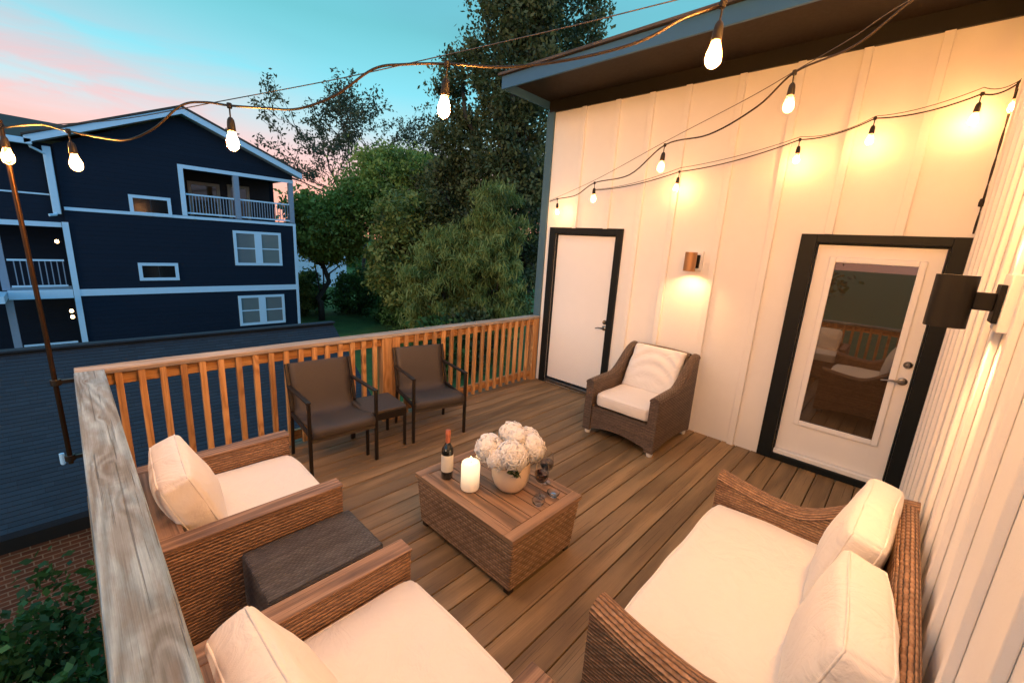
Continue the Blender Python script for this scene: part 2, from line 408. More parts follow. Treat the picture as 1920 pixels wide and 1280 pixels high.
    def build(s, name, mat, parent=None, bevel=0, smooth=False, loc=None, seg=2, flatuv=False):
        me = bpy.data.meshes.new(name); me.from_pydata([tuple(v) for v in s.v], [], s.f)
        l = me.uv_layers.new(name='UVMap'); flat = [c for f in s.uv for p in f for c in p]
        l.data.foreach_set('uv', flat)
        if isinstance(mat, str): mat = MT[mat]
        me.materials.append(mat); me.validate()
        o = bpy.data.objects.new(name, me); COL.objects.link(o)
        if loc is not None: o.location = loc
        if parent: o.parent = parent
        if bevel:
            bv = o.modifiers.new('bevel', 'BEVEL'); bv.width = bevel; bv.segments = seg; bv.limit_method = 'ANGLE'; bv.angle_limit = R(40); bv.harden_normals = False
        if smooth or bevel:
            me.polygons.foreach_set('use_smooth', [True] * len(me.polygons))
            if bevel or smooth == 'auto':
                try: me.set_sharp_from_angle(angle=R(42))
                except Exception: pass
        return o

def rcube(hx, hy, hz, r, n=10, bulge=(0, 0, 0), fn=None):
    """rounded box with bulging faces; returns welded MB"""
    h = (hx, hy, hz); mb = MB(); idx = {}
    def params(H):
        k = 1 - r / H; e = [-1, -1 + (1 - k) * .25, -1 + (1 - k) * .6]
        mid = [-k + 2 * k * i / n for i in range(n + 1)]
        return e + mid + [-a for a in e[::-1]]
    ps = [params(a) for a in h]
    def vert(p):
        key = tuple(round(a, 6) for a in p)
        if key in idx: return idx[key]
        P = Vector([p[i] * h[i] for i in range(3)])
        Cc = Vector([max(-(h[i] - r), min(h[i] - r, P[i])) for i in range(3)])
        d = P - Cc
        if d.length > 1e-9: d.normalize()
        q = Cc + d * r
        x, y, z = p
        q.x += (1 if x > 0 else -1) * bulge[0] * (1 - y * y) * (1 - z * z) * abs(x) ** 3
        q.y += (1 if y > 0 else -1) * bulge[1] * (1 - x * x) * (1 - z * z) * abs(y) ** 3
        q.z += (1 if z > 0 else -1) * bulge[2] * (1 - x * x) * (1 - y * y) * abs(z)
        if fn: q = fn(q, p)
        idx[key] = len(mb.v); mb.v.append(q); return idx[key]
    for ax in range(3):
        a, b = [k for k in range(3) if k != ax]
        for sgn in (-1, 1):
            for i in range(len(ps[a]) - 1):
                for j in range(len(ps[b]) - 1):
                    q = []
                    for (ii, jj) in ((i, j), (i + 1, j), (i + 1, j + 1), (i, j + 1)):
                        p = [0, 0, 0]; p[ax] = sgn; p[a] = ps[a][ii]; p[b] = ps[b][jj]; q.append(vert(tuple(p)))
                    flip = (sgn > 0) == (ax == 1)
                    if flip: q = q[::-1]
                    mb.f.append(q); mb.uv.append([(mb.v[k][a], mb.v[k][b]) for k in q])
    return mb

def tag(o, label=None, cat=None, group=None, kind=None):
    if label: o['label'] = label
    if cat: o['category'] = cat
    if group: o['group'] = group
    if kind: o['kind'] = kind
    return o
def thing(name, label, cat, loc=(0, 0, 0), rotz=0, group=None):
    o = bpy.data.objects.new(name, None); COL.objects.link(o); o.location = loc; o.rotation_euler = (0, 0, rotz); o.empty_display_size = .1
    return tag(o, label, cat, group)
def copy_tree(o, parent=None):
    c = o.copy(); COL.objects.link(c); c.parent = parent
    for ch in list(o.children): copy_tree(ch, c)
    return c

WY = -3.878      # right wall plane
# ================================================================== GROUND
def hash_ground():
    m, nt, b = new_mat('lawn grass'); n = N(nt); P = n.pos()
    c = n.ramp(n.noise(P, .9, 6, .6), [(.3, (.04, .10, .02)), (.6, (.08, .20, .035)), (.8, (.12, .24, .05))])
    c = n.mix(n.m('MULTIPLY', n.noise(P, 40, 3), .5), c, (.05, .12, .02))
    n.put(b.inputs['Base Color'], c); b.inputs['Roughness'].default_value = .9
    n.put(b.inputs['Normal'], n.bump(n.noise(P, 60, 4, .7), .05)); return m
gm = MB()
gm.surf(lambda a, b: ((a - .5) * 1200, (b - .5) * 1200, -3.5 if 0 else -3.5 + .0), 40, 40)
tag(gm.build('ground', hash_ground()), kind='structure')

# ================================================================== DECK
dm = MB(); s0 = -2.614; k = -10
while True:
    y0 = s0 + k * .14; y1 = y0 + .14
    if y0 > .23: break
    if y1 > WY:
        a = max(y0 + .0035, WY + .002); b_ = min(y1 - .0035, .25)
        if b_ - a > .01:
            z = random.uniform(-.0015, .0015); dm.box(-4.66, -.002, a, b_, -.026 + z, z)
            for q in range(6): dm.uv[-1 - q] = [(u_, v_) for u_, v_ in dm.uv[-1 - q]]
    k += 1
dk_ = dm.build('deck', 'deck', bevel=.0035); tag(dk_, kind='structure')
dj = MB(); dj.box(-4.62, -.01, WY + .01, .2, -.26, -.03)
dj2 = dj.build('deck_framing', paint('framing dark wood', (.03, .02, .013), .9), bevel=0); tag(dj2, kind='structure')
for xx in (-4.45, -2.3):
    pm = MB(); pm.box(-.07, .07, -.07, .07, 0, 3.24)
    o = pm.build('deck_post', 'rail', loc=(xx, .1, -3.5), bevel=.004); tag(o, 'timber post under the ' + ('left corner' if xx < -3 else 'middle') + ' of the deck', 'deck post')

# ================================================================== RAILINGS
def knot_cap(x0, x1, y0, y1, z0, z1, nm, parent):
    m_ = MB(); m_.box(x0, x1, y0, y1, z0, z1); return m_.build(nm, 'capfar', parent, bevel=.006, seg=3)
fr = thing('deck_railing', 'orange-lit wooden railing along the far edge of the deck, behind the dark chairs', 'railing')
CAPZ = .925
knot_cap(-4.617 + .003, -.03, .10, .24, CAPZ - .036, CAPZ - .001, 'cap_rail', fr)
def part(mb, nm, mat, par, **k): return mb.build(nm, mat, par, **k)
a_ = MB(); a_.box(-4.47, -.12, .145, .183, CAPZ - .036 - .09, CAPZ - .037); part(a_, 'top_rail', 'rail', fr, bevel=.003)
a_ = MB(); a_.box(-4.47, -.12, .145, .183, .045, .135); part(a_, 'bottom_rail', 'rail', fr, bevel=.003)
for px0, px1 in ((-2.47, -2.36), (-.125, -.03)):
    a_ = MB(); a_.box(px0, px1, .105, .2, -.02, CAPZ - .038); part(a_, 'post', 'rail', fr, bevel=.004)
# second post of the middle pair, boards either side
a_ = MB(); a_.box(-2.355, -2.27, .108, .2, -.02, CAPZ - .038); part(a_, 'post', 'rail', fr, bevel=.004)
bx_ = list(np.arange(-4.413, -2.5, .1165)) + list(np.arange(-2.19, -.18, .1215))
proto = None
for x in bx_:
    if proto is None:
        a_ = MB(); a_.box(-.019, .019, -.019, .019, 0, CAPZ - .037 - .02); proto = a_.build('baluster', 'rail', fr, bevel=.003)
        proto.location = (x, .124, .02)
    else:
        c = proto.copy(); COL.objects.link(c); c.location = (x + random.uniform(-.003, .003), .124, .02)
lr = thing('deck_railing', 'grey weathered railing with a wide knotty cap running down the left side of the deck', 'railing')
m_ = MB(); m_.box(-4.617, -4.476, WY + .01, .10 - .002, CAPZ - .036, CAPZ + .001); m_.build('cap_rail', 'cap', lr, bevel=.006, seg=3)
a_ = MB(); a_.box(-4.565, -4.527, WY + .01, .098, CAPZ - .036 - .09, CAPZ - .037); part(a_, 'top_rail', 'rail', lr, bevel=.003)
a_ = MB(); a_.box(-4.565, -4.527, WY + .01, .098, .045, .135); part(a_, 'bottom_rail', 'rail', lr, bevel=.003)
for py in (.15, -1.9):
    a_ = MB(); a_.box(-4.6, -4.51, py - .045, py + .045, -.2, CAPZ - .038); part(a_, 'post', 'rail', lr, bevel=.004)
for y in np.arange(-3.75, .05, .12):
    if abs(y + 1.9) < .07: continue
    c = proto.copy(); COL.objects.link(c); c.parent = lr; c.location = (-4.506, y, .02)

# ================================================================== OUR HOUSE
hs = thing('white_house', 'white board-and-batten house wall with black trimmed doors at the right of the deck', 'house')
HT = 2.13; D2 = (-2.811, WY); S2 = (-2.93, -3.767); D1 = (.046, -1.045); S1 = (-.06, -.956)
S1 = (-.045, -.956)
wm = MB()
def wb(y1, y0, z0, z1): wm.box(0, .16, y0, y1, z0, z1, 2)
wb(.20, S1[0], -3.5, 3.70); wb(S1[1], S2[0], -3.5, 3.70); wb(S2[1], WY - .2, -3.5, 3.70)
wb(S1[0], S1[1], 2.06, 3.70); wb(S2[0], S2[1], 2.06, 3.70); wb(S1[0], S1[1], -3.5, .0); wb(S2[0], S2[1], -3.5, .0)
wm.build('front_wall', 'white', hs)
wm = MB(); wm.box(-7.5, -.001, WY - .2, WY, -3.5, 5.2, 2); wm.build('side_wall', 'white', hs)
wm = MB(); wm.box(.161, 6, .0, .2, -3.5, 3.9, 2); wm.build('gable_wall', 'navy', hs)
for yc in (-.342, -.80, -1.21, -1.60, -2.10, -2.56, -3.0, -3.45):
    z0 = HT + .002 if (D1[1] - .03 < yc < D1[0] or yc < D2[0]) else -.02
    a_ = MB(); a_.box(-.036, -.0005, yc - .03, yc + .03, z0, 3.549); a_.build('batten', 'white', hs, bevel=.003)
for i in range(24):
    xc = -.16 - i * .3
    a_ = MB(); a_.box(xc - .025, xc + .025, WY + .0005, WY + .022, -.02, 5.2); a_.build('batten', 'white', hs, bevel=.004)
a_ = MB(); a_.box(-.03, -.0005, .118, .205, -.3, 3.56); a_.box(-.03, .12, .2055, .23, -.3, 3.56); a_.build('corner_trim', 'bluetrim', hs, bevel=.003)
a_ = MB(); a_.box(-.028, -.0005, WY + .001, .205, 3.552, 3.69); a_.build('frieze_board', 'frieze', hs, bevel=.003)
a_ = MB(); a_.box(-.85, -.001, WY - 1.0, .215, 3.69, 3.71); a_.build('soffit', 'soffit', hs)
a_ = MB(); a_.box(-.875, -.852, WY - 1.0, .235, 3.60, 3.735); a_.box(-.85, .1, .216, .236, 3.60, 3.735); a_.build('fascia', 'fascia', hs, bevel=.003)
# roof slab rising away from the eave
a_ = MB(); a_.prism([(-.91, 3.737), (6, 5.1), (6, 5.14), (-.91, 3.765)], WY - 1.0, .27, 'y'); a_.build('roof', 'shingle2', hs, bevel=.004)
# --- doors
def lever(par, y, z, L, x=-.0):
    p_ = MB(); rot = Matrix.Rotation(R(-90), 4, 'Y')
    m4 = Matrix.Translation((x, y, z)) @ rot
    p_.lathe([(.03, 0), (.032, .006), (.026, .012), (.012, .016), (.011, .045), (.008, .05)], seg=20, mat=m4)
    p_.tube([(x - .045, y, z), (x - .055, y + L * .25, z + .003), (x - .052, y + L * .6, z + .001), (x - .05, y + L, z - .012)], [.011, .010, .008, .007], 10)
    p_.build('door_handle', 'steel', par, smooth='auto')
def bolt(par, y, z, x):
    p_ = MB(); p_.lathe([(.028, 0), (.029, .008), (.02, .016), (.017, .03), (.012, .034)], seg=20, mat=Matrix.Translation((x, y, z)) @ Matrix.Rotation(R(-90), 4, 'Y'))
    p_.box(x - .046, x - .03, y - .004, y + .004, z - .014, z + .014)
    p_.build('deadbolt', 'steel', par, smooth='auto')
def frame(par, ya, yb, sa, sb, zt, zs):
    f = MB(); f.box(-.032, -.0005, sa, ya, .0, zt); f.box(-.032, -.0005, yb, sb, .0, zt); f.box(-.032, -.0005, sb + .0, sa, zs, zt, 1)
    # jambs inside the opening
    f.box(.0, .15, sa - .012, sa - .0005, .0, zs); f.box(.0, .15, sb + .0005, sb + .012, .0, zs); f.box(.0, .15, sb + .012, sa - .012, zs - .012, zs - .0005)
    return f.build('door_frame', 'black', par, bevel=.003)
d = MB(); d.box(.03, .075, S1[1] + .016, S1[0] - .016, .075, 2.06 - .016); d1 = d.build('door', 'door', hs, bevel=.003); d1['label'] = 'plain white door with a lever handle'
frame(d1, D1[0], D1[1], S1[0], S1[1], HT + .008, 2.06); lever(d1, -.905, .925, .1, .03); bolt(d1, -.905, 1.0, .03)
t_ = MB(); t_.box(-.028, .15, S1[1] + .013, S1[0] - .013, .02, .052); t_.build('threshold', 'steel', d1, bevel=.004)
# glazed door
G = (-3.085, -3.625, .43, 1.907)
d = MB(); y0, y1 = S2[1] + .016, S2[0] - .016
d.box(.03, .075, G[0], y1, .11, 2.044); d.box(.03, .075, y0, G[1], .11, 2.044); d.box(.03, .075, G[1], G[0], .11, G[2], 1); d.box(.03, .075, G[1], G[0], G[3], 2.044, 1)
d2 = d.build('glazed_door', 'door', hs, bevel=.001); d2['label'] = 'white door with a full-height glass pane'
mo = MB(); w_ = .04
mo.box(.014, .0295, G[0] - .006, G[0] + w_, G[2] - w_, G[3] + w_); mo.box(.014, .0295, G[1] - w_, G[1] + .006, G[2] - w_, G[3] + w_)
mo.box(.0145, .0295, G[1] + .006, G[0] - .006, G[2] - w_, G[2] + .006); mo.box(.0145, .0295, G[1] + .006, G[0] - .006, G[3] - .006, G[3] + w_)
mo.build('glass_moulding', 'door', d2, bevel=.006, seg=3)
gm_, nt_, b_ = new_mat('dark door glass'); b_.inputs['Base Color'].default_value = (.045, .028, .015, 1); b_.inputs['Roughness'].default_value = .015; b_.inputs['IOR'].default_value = 2.3
p_ = MB(); p_.box(.034, .046, G[1] + .0005, G[0] - .0005, G[2] + .0005, G[3] - .0005); p_.build('glass_pane', gm_, d2)
frame(d2, D2[0], WY + .001, S2[0], S2[1], HT, 2.06); lever(d2, -3.705, .986, .13, .03); bolt(d2, -3.712, 1.127, .03)
t_ = MB(); t_.box(-.012, .15, S2[1] + .013, S2[0] - .013, .062, .104); t_.build('threshold', 'door', d2, bevel=.004)
t_ = MB(); t_.box(-.034, -.001, S2[1] + .001, S2[0] - .001, .001, .061); t_.build('sill', 'black', d2, bevel=.003)

# ================================================================== WALL LAMPS
LAMP = emit('lamp glow', (1, .50, .19), 520)
def wall_lamp(loc, rz, label, shade='sconce'):
    t = thing('wall_lamp', label, 'wall lamp', loc, rz, 'up and down cylinder lamps on the white walls')
    # local: wall at x=0, lamp sticks out to -x
    a = MB(); a.box(-.032, -.001, -.075, .095, -.09, .11); a.build('mounting_block', 'white', t, bevel=.004)
    a = MB(); a.box(-.048, -.033, -.052, .052, -.062, .072); a.build('back_plate', 'sconce', t, bevel=.003)
    a = MB(); a.box(-.10, -.049, -.026, .026, -.022, .040); a.build('arm', 'sconce', t, bevel=.003)
    a = MB(); a.lathe([(.054, -.095), (.058, -.095), (.058, .095), (.054, .095), (.054, .03), (.054, -.03), (.054, -.095)], (-.155, 0, 0), 40, cap=False); a.build('shade', shade, t, smooth='auto')
    a = MB(); a.lathe([(.0, -.02), (.05, -.02), (.05, .02), (.0, .02)], (-.155, 0, 0), 24, cap=False); a.build('inner_baffle', 'white', t)
    for s in ((-1, 1) if shade == 'sconce' else (-1,)):
        a = MB(); a.lathe([(.0, s * .022), (.022, s * .030), (.030, s * .048), (.022, s * .066), (.0, s * .074)], (-.155, 0, 0), 16, cap=False); a.build('lamp_bulb', LAMP, t, smooth=True)
    return t
wall_lamp((-2.33, WY, 1.775), R(-90) + math.pi + math.pi, 'large black cylinder lamp on the right wall, nearest the camera') if 0 else None
w1 = wall_lamp((-2.33, WY, 1.775), R(-90), 'black cylinder lamp on the right side wall, large at the picture edge')
w2 = wall_lamp((0, -1.92, 1.82), 0, 'small glowing black wall lamp, painted brown as if lit, between the two doors, above the wicker armchair', metal('lamp metal painted as lit', (.42, .22, .10), .45, .4))  # black shade; the light on it is painted in as brown

# ================================================================== STRING LIGHTS
BULB = emit('bulb filament glow', (1, .485, .13), 8000); BULBW = emit('soft bulb filament glow', (1, .50, .21), 700)
ENV, nt_, b_ = new_mat('amber bulb glass'); nn = N(nt_); tr_ = nn.node('ShaderNodeBsdfTransparent'); tr_.inputs[0].default_value = (1, .86, .66, 1)
b_.inputs['Base Color'].default_value = (1, .7, .4, 1); b_.inputs['Roughness'].default_value = .1; b_.inputs['Emission Color'].default_value = (1, .42, .13, 1); b_.inputs['Emission Strength'].default_value = 1.1
mx_ = nn.node('ShaderNodeMixShader'); mx_.inputs[0].default_value = .5; nn.link(tr_.outputs[0], mx_.inputs[1]); nn.link(b_.outputs[0], mx_.inputs[2]); nn.link(mx_.outputs[0], nt_.nodes['Material Output'].inputs[0])
socket_m = paint('black rubber socket', (.02, .016, .013), .5, .0004)
cable_m = paint('black cable', (.028, .020, .015), .45, .0002)
wire_m = metal('steel guide wire', (.16, .13, .11), .5)
_bp = [None]; _bs = []
def bulb(par, loc, s=1.0, soft=False):
    if _bp[0] is None:
        a = MB(); a.tube([(0, 0, 0), (.002, 0, -.03), (0, 0, -.06)], .0035, 8); a.lathe([(.008, -.052), (.014, -.062), (.016, -.075), (.018, -.105), (.016, -.112)], seg=14)
        a.lathe([(.0, .012), (.010, .010), (.012, 0), (.010, -.012), (.0, -.014)], seg=10)
        o = a.build('lamp_holder', socket_m, par, smooth='auto')
        g = MB(); g.lathe([(.0135, -.112), (.0155, -.120), (.0205, -.136), (.0255, -.152), (.0268, -.166), (.0245, -.181), (.0165, -.192), (.0065, -.198), (.0, -.199)], seg=18, cap=False)
        h0 = g.build('glass_bulb', ENV, o, smooth=True)
        g = MB(); g.lathe([(0, -.135), (.005, -.136), (.0095, -.147), (.0108, -.160), (.009, -.172), (.004, -.178), (0, -.179)], seg=12, cap=False)
        h = g.build('filament', BULB, o, smooth=True); _bp[0] = o; o.location = loc
    else:
        o = _bp[0].copy(); COL.objects.link(o); o.parent = par; o.location = loc
        for q_ in sorted(_bp[0].children, key=lambda c: c.name.startswith('filament')):
            h = q_.copy(); COL.objects.link(h); h.parent = o
    if soft:
        if not _bs:
            me = h.data.copy(); me.materials.clear(); me.materials.append(BULBW); _bs.append(me)
        h.data = _bs[0]
    o.scale = (s, s, s); o.rotation_euler = (random.uniform(-.09, .09), random.uniform(-.09, .09), random.uniform(0, 6))
def lerp(P, Q, t): return tuple(P[i] + (Q[i] - P[i]) * t for i in range(3))
def string(P, Q, hooks, label, sag=.09, wire=True, t_end=1.0, gap=.012, trace=None, soft=False, hpx=None, wpx=None):
    t = thing('string_lights', label, 'string lights', (0, 0, 0))
    ts = [0] + list(hooks) + [t_end]; pts = []
    for i in range(len(ts) - 1):
        n = 14
        for k in range(n + (i == len(ts) - 2)):
            u = k / n; tt = ts[i] + (ts[i + 1] - ts[i]) * u; p = lerp(P, Q, tt); L = math.dist(lerp(P, Q, ts[i]), lerp(P, Q, ts[i + 1]))
            zz = sag * min(1, L / .8) * 4 * u * (1 - u) * (1 + .45 * (.5 - u)); jj = .006 * math.sin(tt * 60)
            pts.append((p[0] + jj, p[1], p[2] - zz - gap))
    def onplane(q):
        if len(q) == 3: return Vector(q)
        C = M.translation; nrm = (Q - P).cross(Vector((0, 0, 1)))
        d = cf + cr * ((q[0] - 960) / 786.27) + cu * ((640 - q[1]) / 786.27); return C + d * ((P - C).dot(nrm) / d.dot(nrm))
    def spline(trace):
        ctl = [onplane(q) for q in trace]; pts = []
        for i in range(len(ctl) - 1):
            p0, p1, p2, p3 = ctl[max(i - 1, 0)], ctl[i], ctl[i + 1], ctl[min(i + 2, len(ctl) - 1)]
            for k in range(7):
                g_ = k / 7; pts.append(.5 * (2 * p1 + (p2 - p0) * g_ + (2 * p0 - 5 * p1 + 4 * p2 - p3) * g_ ** 2 + (3 * p1 - p0 - 3 * p2 + p3) * g_ ** 3))
        pts.append(ctl[-1]); return pts
    if trace: pts = spline(trace)
    a = MB(); a.tube(pts, .0052, 7); a.build('cable', cable_m, t, smooth=True)
    if wire:
        n = 16; a = MB(); a.tube(spline(wpx) if wpx else [lerp(P, Q, k / n) for k in range(n + 1)], .0021, 6); a.build('guide_wire', wire_m, t, smooth=True)
    if hpx:
        for q in hpx: bulb(t, onplane(q), soft=soft)
        return t
    for h in hooks: bulb(t, (lambda p: (p[0], p[1], p[2] - gap))(lerp(P, Q, h)), soft=soft)
    return t
A0 = Vector((-4.72, .15, 2.36)); A1 = Vector((-2.4, -3.872, 2.87))
C0 = Vector((-.035, .09, 2.52)); C1 = Vector((-2.4, -3.872, 3.0))
def hook_t(P, Q, px, py):
    C = M.translation; d = cf + cr * ((px - 960) / 786.27) + cu * ((640 - py) / 786.27)
    e = Q - P; A = np.array([list(e), list(-d)]).T; s = np.linalg.lstsq(A, np.array(C - P), rcond=None)[0]; return float(s[0])
ha = [hook_t(A0, A1, *q) for q in ((128, 232), (430, 188), (838, 108), (1355, -12))]
hc = [hook_t(C0, C1, *q) for q in ((1045, 368), (1115, 340), (1247, 270), (1490, 133))]
string(A0, A1, [.0] + ha, 'string of warm bulbs crossing the sky from the pole, over the blue house', .13, gap=.03, trace=[(2, 240), (70, 233), (128, 246), (190, 258), (240, 262), (290, 240), (340, 198), (385, 192), (430, 198), (500, 203), (560, 204), (630, 178), (700, 130), (760, 121), (838, 120), (950, 126), (1080, 110), (1200, 78), (1280, 35), (1355, 8), (1430, -20), tuple(A1)], hpx=[(3, 236), (128, 246), (430, 198), (838, 120), (1355, 8)], wpx=[(2, 238), (128, 232), (240, 222), (430, 187), (640, 147), (838, 103), (1060, 52), (1270, 0), (1400, -32), tuple(A1)])
string(C0, C1, hc, 'string of warm bulbs climbing from the far wall corner, over the small wall lamp', .06, soft=True, trace=[(1031, 378), (1045, 373), (1080, 366), (1115, 343), (1180, 328), (1247, 272), (1330, 252), (1420, 200), (1490, 136), (1600, 88), (1700, 10), (1760, -30), tuple(C1)], hpx=[(1045, 373), (1115, 343), (1247, 272), (1490, 136)], wpx=[(1031, 376), (1115, 338), (1247, 266), (1400, 186), (1500, 128), (1600, 70), (1700, 4), tuple(C1)])
D0 = Vector((-.06, -.55, 2.50)); D1_ = Vector((-.075, -3.80, 3.08))
def onx(px, py, x):
    d = cf + cr * ((px - 960) / 786.27) + cu * ((640 - py) / 786.27); t = (x - M.translation.x) / d.x; return M.translation + d * t
dpts = [onx(px, py, -.15) for px, py in ((1112, 357), (1274, 322), (1500, 262), (1641, 222), (1842, 176), (1918, 150))]
tD = thing('string_lights', 'string of small bulbs running along the white wall above both doors', 'string lights')
pts = []
for i in range(len(dpts) - 1):
    P, Q = dpts[i], dpts[i + 1]
    for k in range(10 + (i == len(dpts) - 2)):
        u = k / 10; q = P.lerp(Q, u); pts.append((q.x, q.y, q.z - .035 * 4 * u * (1 - u)))
a = MB(); a.tube(pts, .005, 7); a.build('cable', cable_m, tD, smooth=True)
pts = [(p[0] + .012, p[1], p[2] + .03 * math.sin(i * .12) ** 2 + .012) for i, p in enumerate(pts)]
a = MB(); a.tube(pts, .0025, 6); a.build('guide_wire', cable_m, tD, smooth=True)
for q in dpts[1:]: bulb(tD, q, soft=True)
E0 = Vector((-2.4, WY + .12, 2.98)); E1 = Vector((-7.2, WY + .12, 3.02))
string(E0, E1, [.04, .19, .34], 'added string of unseen warm bulbs along the side wall above the camera', .07)  # unseen string, added to throw warm light over the deck
# drop cable in the wall corner
e = dpts[-1]; cc = thing('drop_cable', 'twisted black cable hanging down the corner beside the glazed door', 'cable')
for s in (0, 1):
    pts = [(e.x + .02 + .0035 * math.sin(k * .9 + s * 3), WY + .03 + .0035 * math.cos(k * .7 + s * 3), e.z - (e.z - 2.15) * k / 24) for k in range(25)]
    a = MB(); a.tube([tuple(e)] + pts if s else pts, .0038, 7); a.build('cable', cable_m, cc, smooth=True)
a = MB(); a.lathe([(.0, -.03), (.014, -.025), (.016, 0), (.012, .025), (0, .03)], (e.x + .02, WY + .035, 2.36), 10); a.build('plug', socket_m, cc, smooth=True)
# pole
pl_ = thing('light_pole', 'thin rusty metal pole clamped outside the left corner of the railing, holding the string lights', 'pole', (-4.70, .17, 0))
a = MB(); a.tube([(-.0, 0, .30), (-.005, 0, 1.2), (-.022, -.01, 2.37)], [.0135, .0125, .011], 14); a.build('shaft', 'polemetal', pl_, smooth='auto')
for z in (.34, .86):
    a = MB(); a.lathe([(.024, -.02), (.026, -.018), (.026, .018), (.024, .02)], (0, 0, z), 16); a.box(.02, .11, -.012, .012, z - .012, z + .012); a.build('clamp', 'darkmetal', pl_, bevel=.002)

# ================================================================== CUSHIONS
def seam_tube(hx, hy, z, r, fn=None, n=40):
    pts = []
    rr = min(hx, hy) * .12
    for k in range(n + 1):
        a = 2 * math.pi * k / n; c_, s_ = math.cos(a), math.sin(a); e_ = .18
        x = hx * math.copysign(abs(c_) ** e_, c_); y = hy * math.copysign(abs(s_) ** e_, s_)
        p = Vector((x, y, z)); pts.append(fn(p) if fn else p)
    return pts
def cushion(name, hx, hy, hz, parent, loc, rot=(0, 0, 0), bulge=.02, r=.03, wr=.004, seed=0, mat='fabric', sidewr=0.0, soft=1.0):
    def fn(q, p):
        nv = Vector((q.x * 5 + seed, q.y * 5, q.z * 6))
        k = mnoise.noise(nv) * wr
        k += mnoise.noise(nv * 2.3) * wr * .4
        x, y, z = p
        d = Vector((x ** 3, y ** 3, z)); d.normalize()
        q = q + d * k
        if sidewr and abs(z) < .95:       # pleats along the gusset
            s = math.sin(q.y * 38 + seed + 2.0 * mnoise.noise(Vector((q.y * 6, seed, 0)))) * sidewr * (1 - z * z)
            q.x += s * (1 if x > 0 else -1) * (abs(x) ** 6)
            s = math.sin(q.x * 38 + seed) * sidewr * (1 - z * z)
            q.y += s * (1 if y > 0 else -1) * (abs(y) ** 6)
        # corners pinch in a little
        c = (abs(x) * abs(y)) ** 4
        q.x -= q.x * .035 * c * soft; q.y -= q.y * .035 * c * soft
        return q
    mb = rcube(hx, hy, hz, r, 14, (bulge * .3, bulge * .3, bulge), fn)
    o = mb.build(name, mat, parent, smooth=True, loc=loc); o.rotation_euler = rot
    for s in (-1, 1):
        z = s * (hz - r * .35)
        pts = []
        n = 96
        for k in range(n + 1):
            a = 2 * math.pi * k / n; c_, s_ = math.cos(a), math.sin(a); m_ = max(abs(c_), abs(s_)); x, y = c_ / m_, s_ / m_
            P = Vector((x * hx, y * hy, z)); C = Vector((max(-(hx - r), min(hx - r, P.x)), max(-(hy - r), min(hy - r, P.y)), s * (hz - r)))
            dd = P - C; dd.normalize(); q = C + dd * (r * 1.02)
            q.x += (1 if x > 0 else -1) * bulge * .3 * (1 - y * y) * .3 * abs(x) ** 3; q.y += (1 if y > 0 else -1) * bulge * .3 * (1 - x * x) * .3 * abs(y) ** 3
            kk = mnoise.noise(Vector((q.x * 5 + seed, q.y * 5, q.z * 6))) * wr
            q = q + Vector((x ** 3, y ** 3, z / hz)).normalized() * kk
            c4 = (abs(x) * abs(y)) ** 4; q.x -= q.x * .035 * c4 * soft; q.y -= q.y * .035 * c4 * soft
            pts.append(q)
        t = MB(); t.tube(pts, .0042, 6, cap=False); t.build('piping', mat, o, smooth=True)
    return o

# ================================================================== BLOCK-ARM WICKER CLUB CHAIRS (facing +x)
def block_chair(yc, label, W=.86, x0=-4.45, x1=-3.69, hA=.58):
    t = thing('wicker_armchair', label, 'armchair', ((x0 + x1) / 2, yc, 0), 0, 'low wicker club chairs along the left railing')
    D = (x1 - x0) / 2; h = W / 2; aw = .085
    for s in (-1, 1):
        a = MB(); ya, yb = sorted((s * h, s * (h - aw))); a.box(-D, D, ya, yb, .05, hA - .014, 0); a.build('armrest', 'wickerfine', t, bevel=.012, seg=3)
        a = MB(); a.box(-D - .002, D + .002, ya - .003, yb + .003, hA - .013, hA, 0); a.build('arm_cap', 'armwood', t, bevel=.005, seg=3)
    a = MB(); a.box(-D, -D + .09, -h + aw + .001, h - aw - .001, .05, hA - .014, 1); a.build('backrest', 'wickerfine', t, bevel=.012, seg=3)
    a = MB(); a.box(-D - .002, -D + .095, -h + aw + .004, h - aw - .004, hA - .013, hA - .001, 1); a.build('back_cap', 'armwood', t, bevel=.005)
    a = MB(); a.box(D - .05, D - .006, -h + aw + .001, h - aw - .001, .05, .325, 1); a.build('front_panel', 'wickerfine', t, bevel=.01)
    a = MB(); a.box(-D + .091, D - .051, -h + aw + .001, h - aw - .001, .20, .325, 1); a.build('seat_frame', 'wickerfine', t)
    for sx in (-1, 1):
        for sy in (-1, 1):
            a = MB(); a.box(sx * (D - .05) - .02, sx * (D - .05) + .02, sy * (h - .045) - .02, sy * (h - .045) + .02, 0, .05); a.build('foot', 'darkmetal', t)
    cushion('seat_cushion', D - .045 - .01, h - aw - .012, .065, t, (.05, 0, .398), bulge=.010, r=.028, seed=yc * 7, wr=.007)
    return t
block_chair(-1.193, 'low wicker armchair with cream cushions, farther of the two along the left railing')
block_chair(-2.62, 'low wicker armchair with cream cushions, nearest the camera at the bottom of the picture')
def pillow(name, hx, hy, hz, loc, rot, label, cat, seed, sw=.004, bulge=.05, wr=.009, group=None):
    o = cushion(name, hx, hy, hz, None, loc, rot, bulge=bulge, r=.03, wr=wr, seed=seed, sidewr=sw)
    return tag(o, label, cat, group)
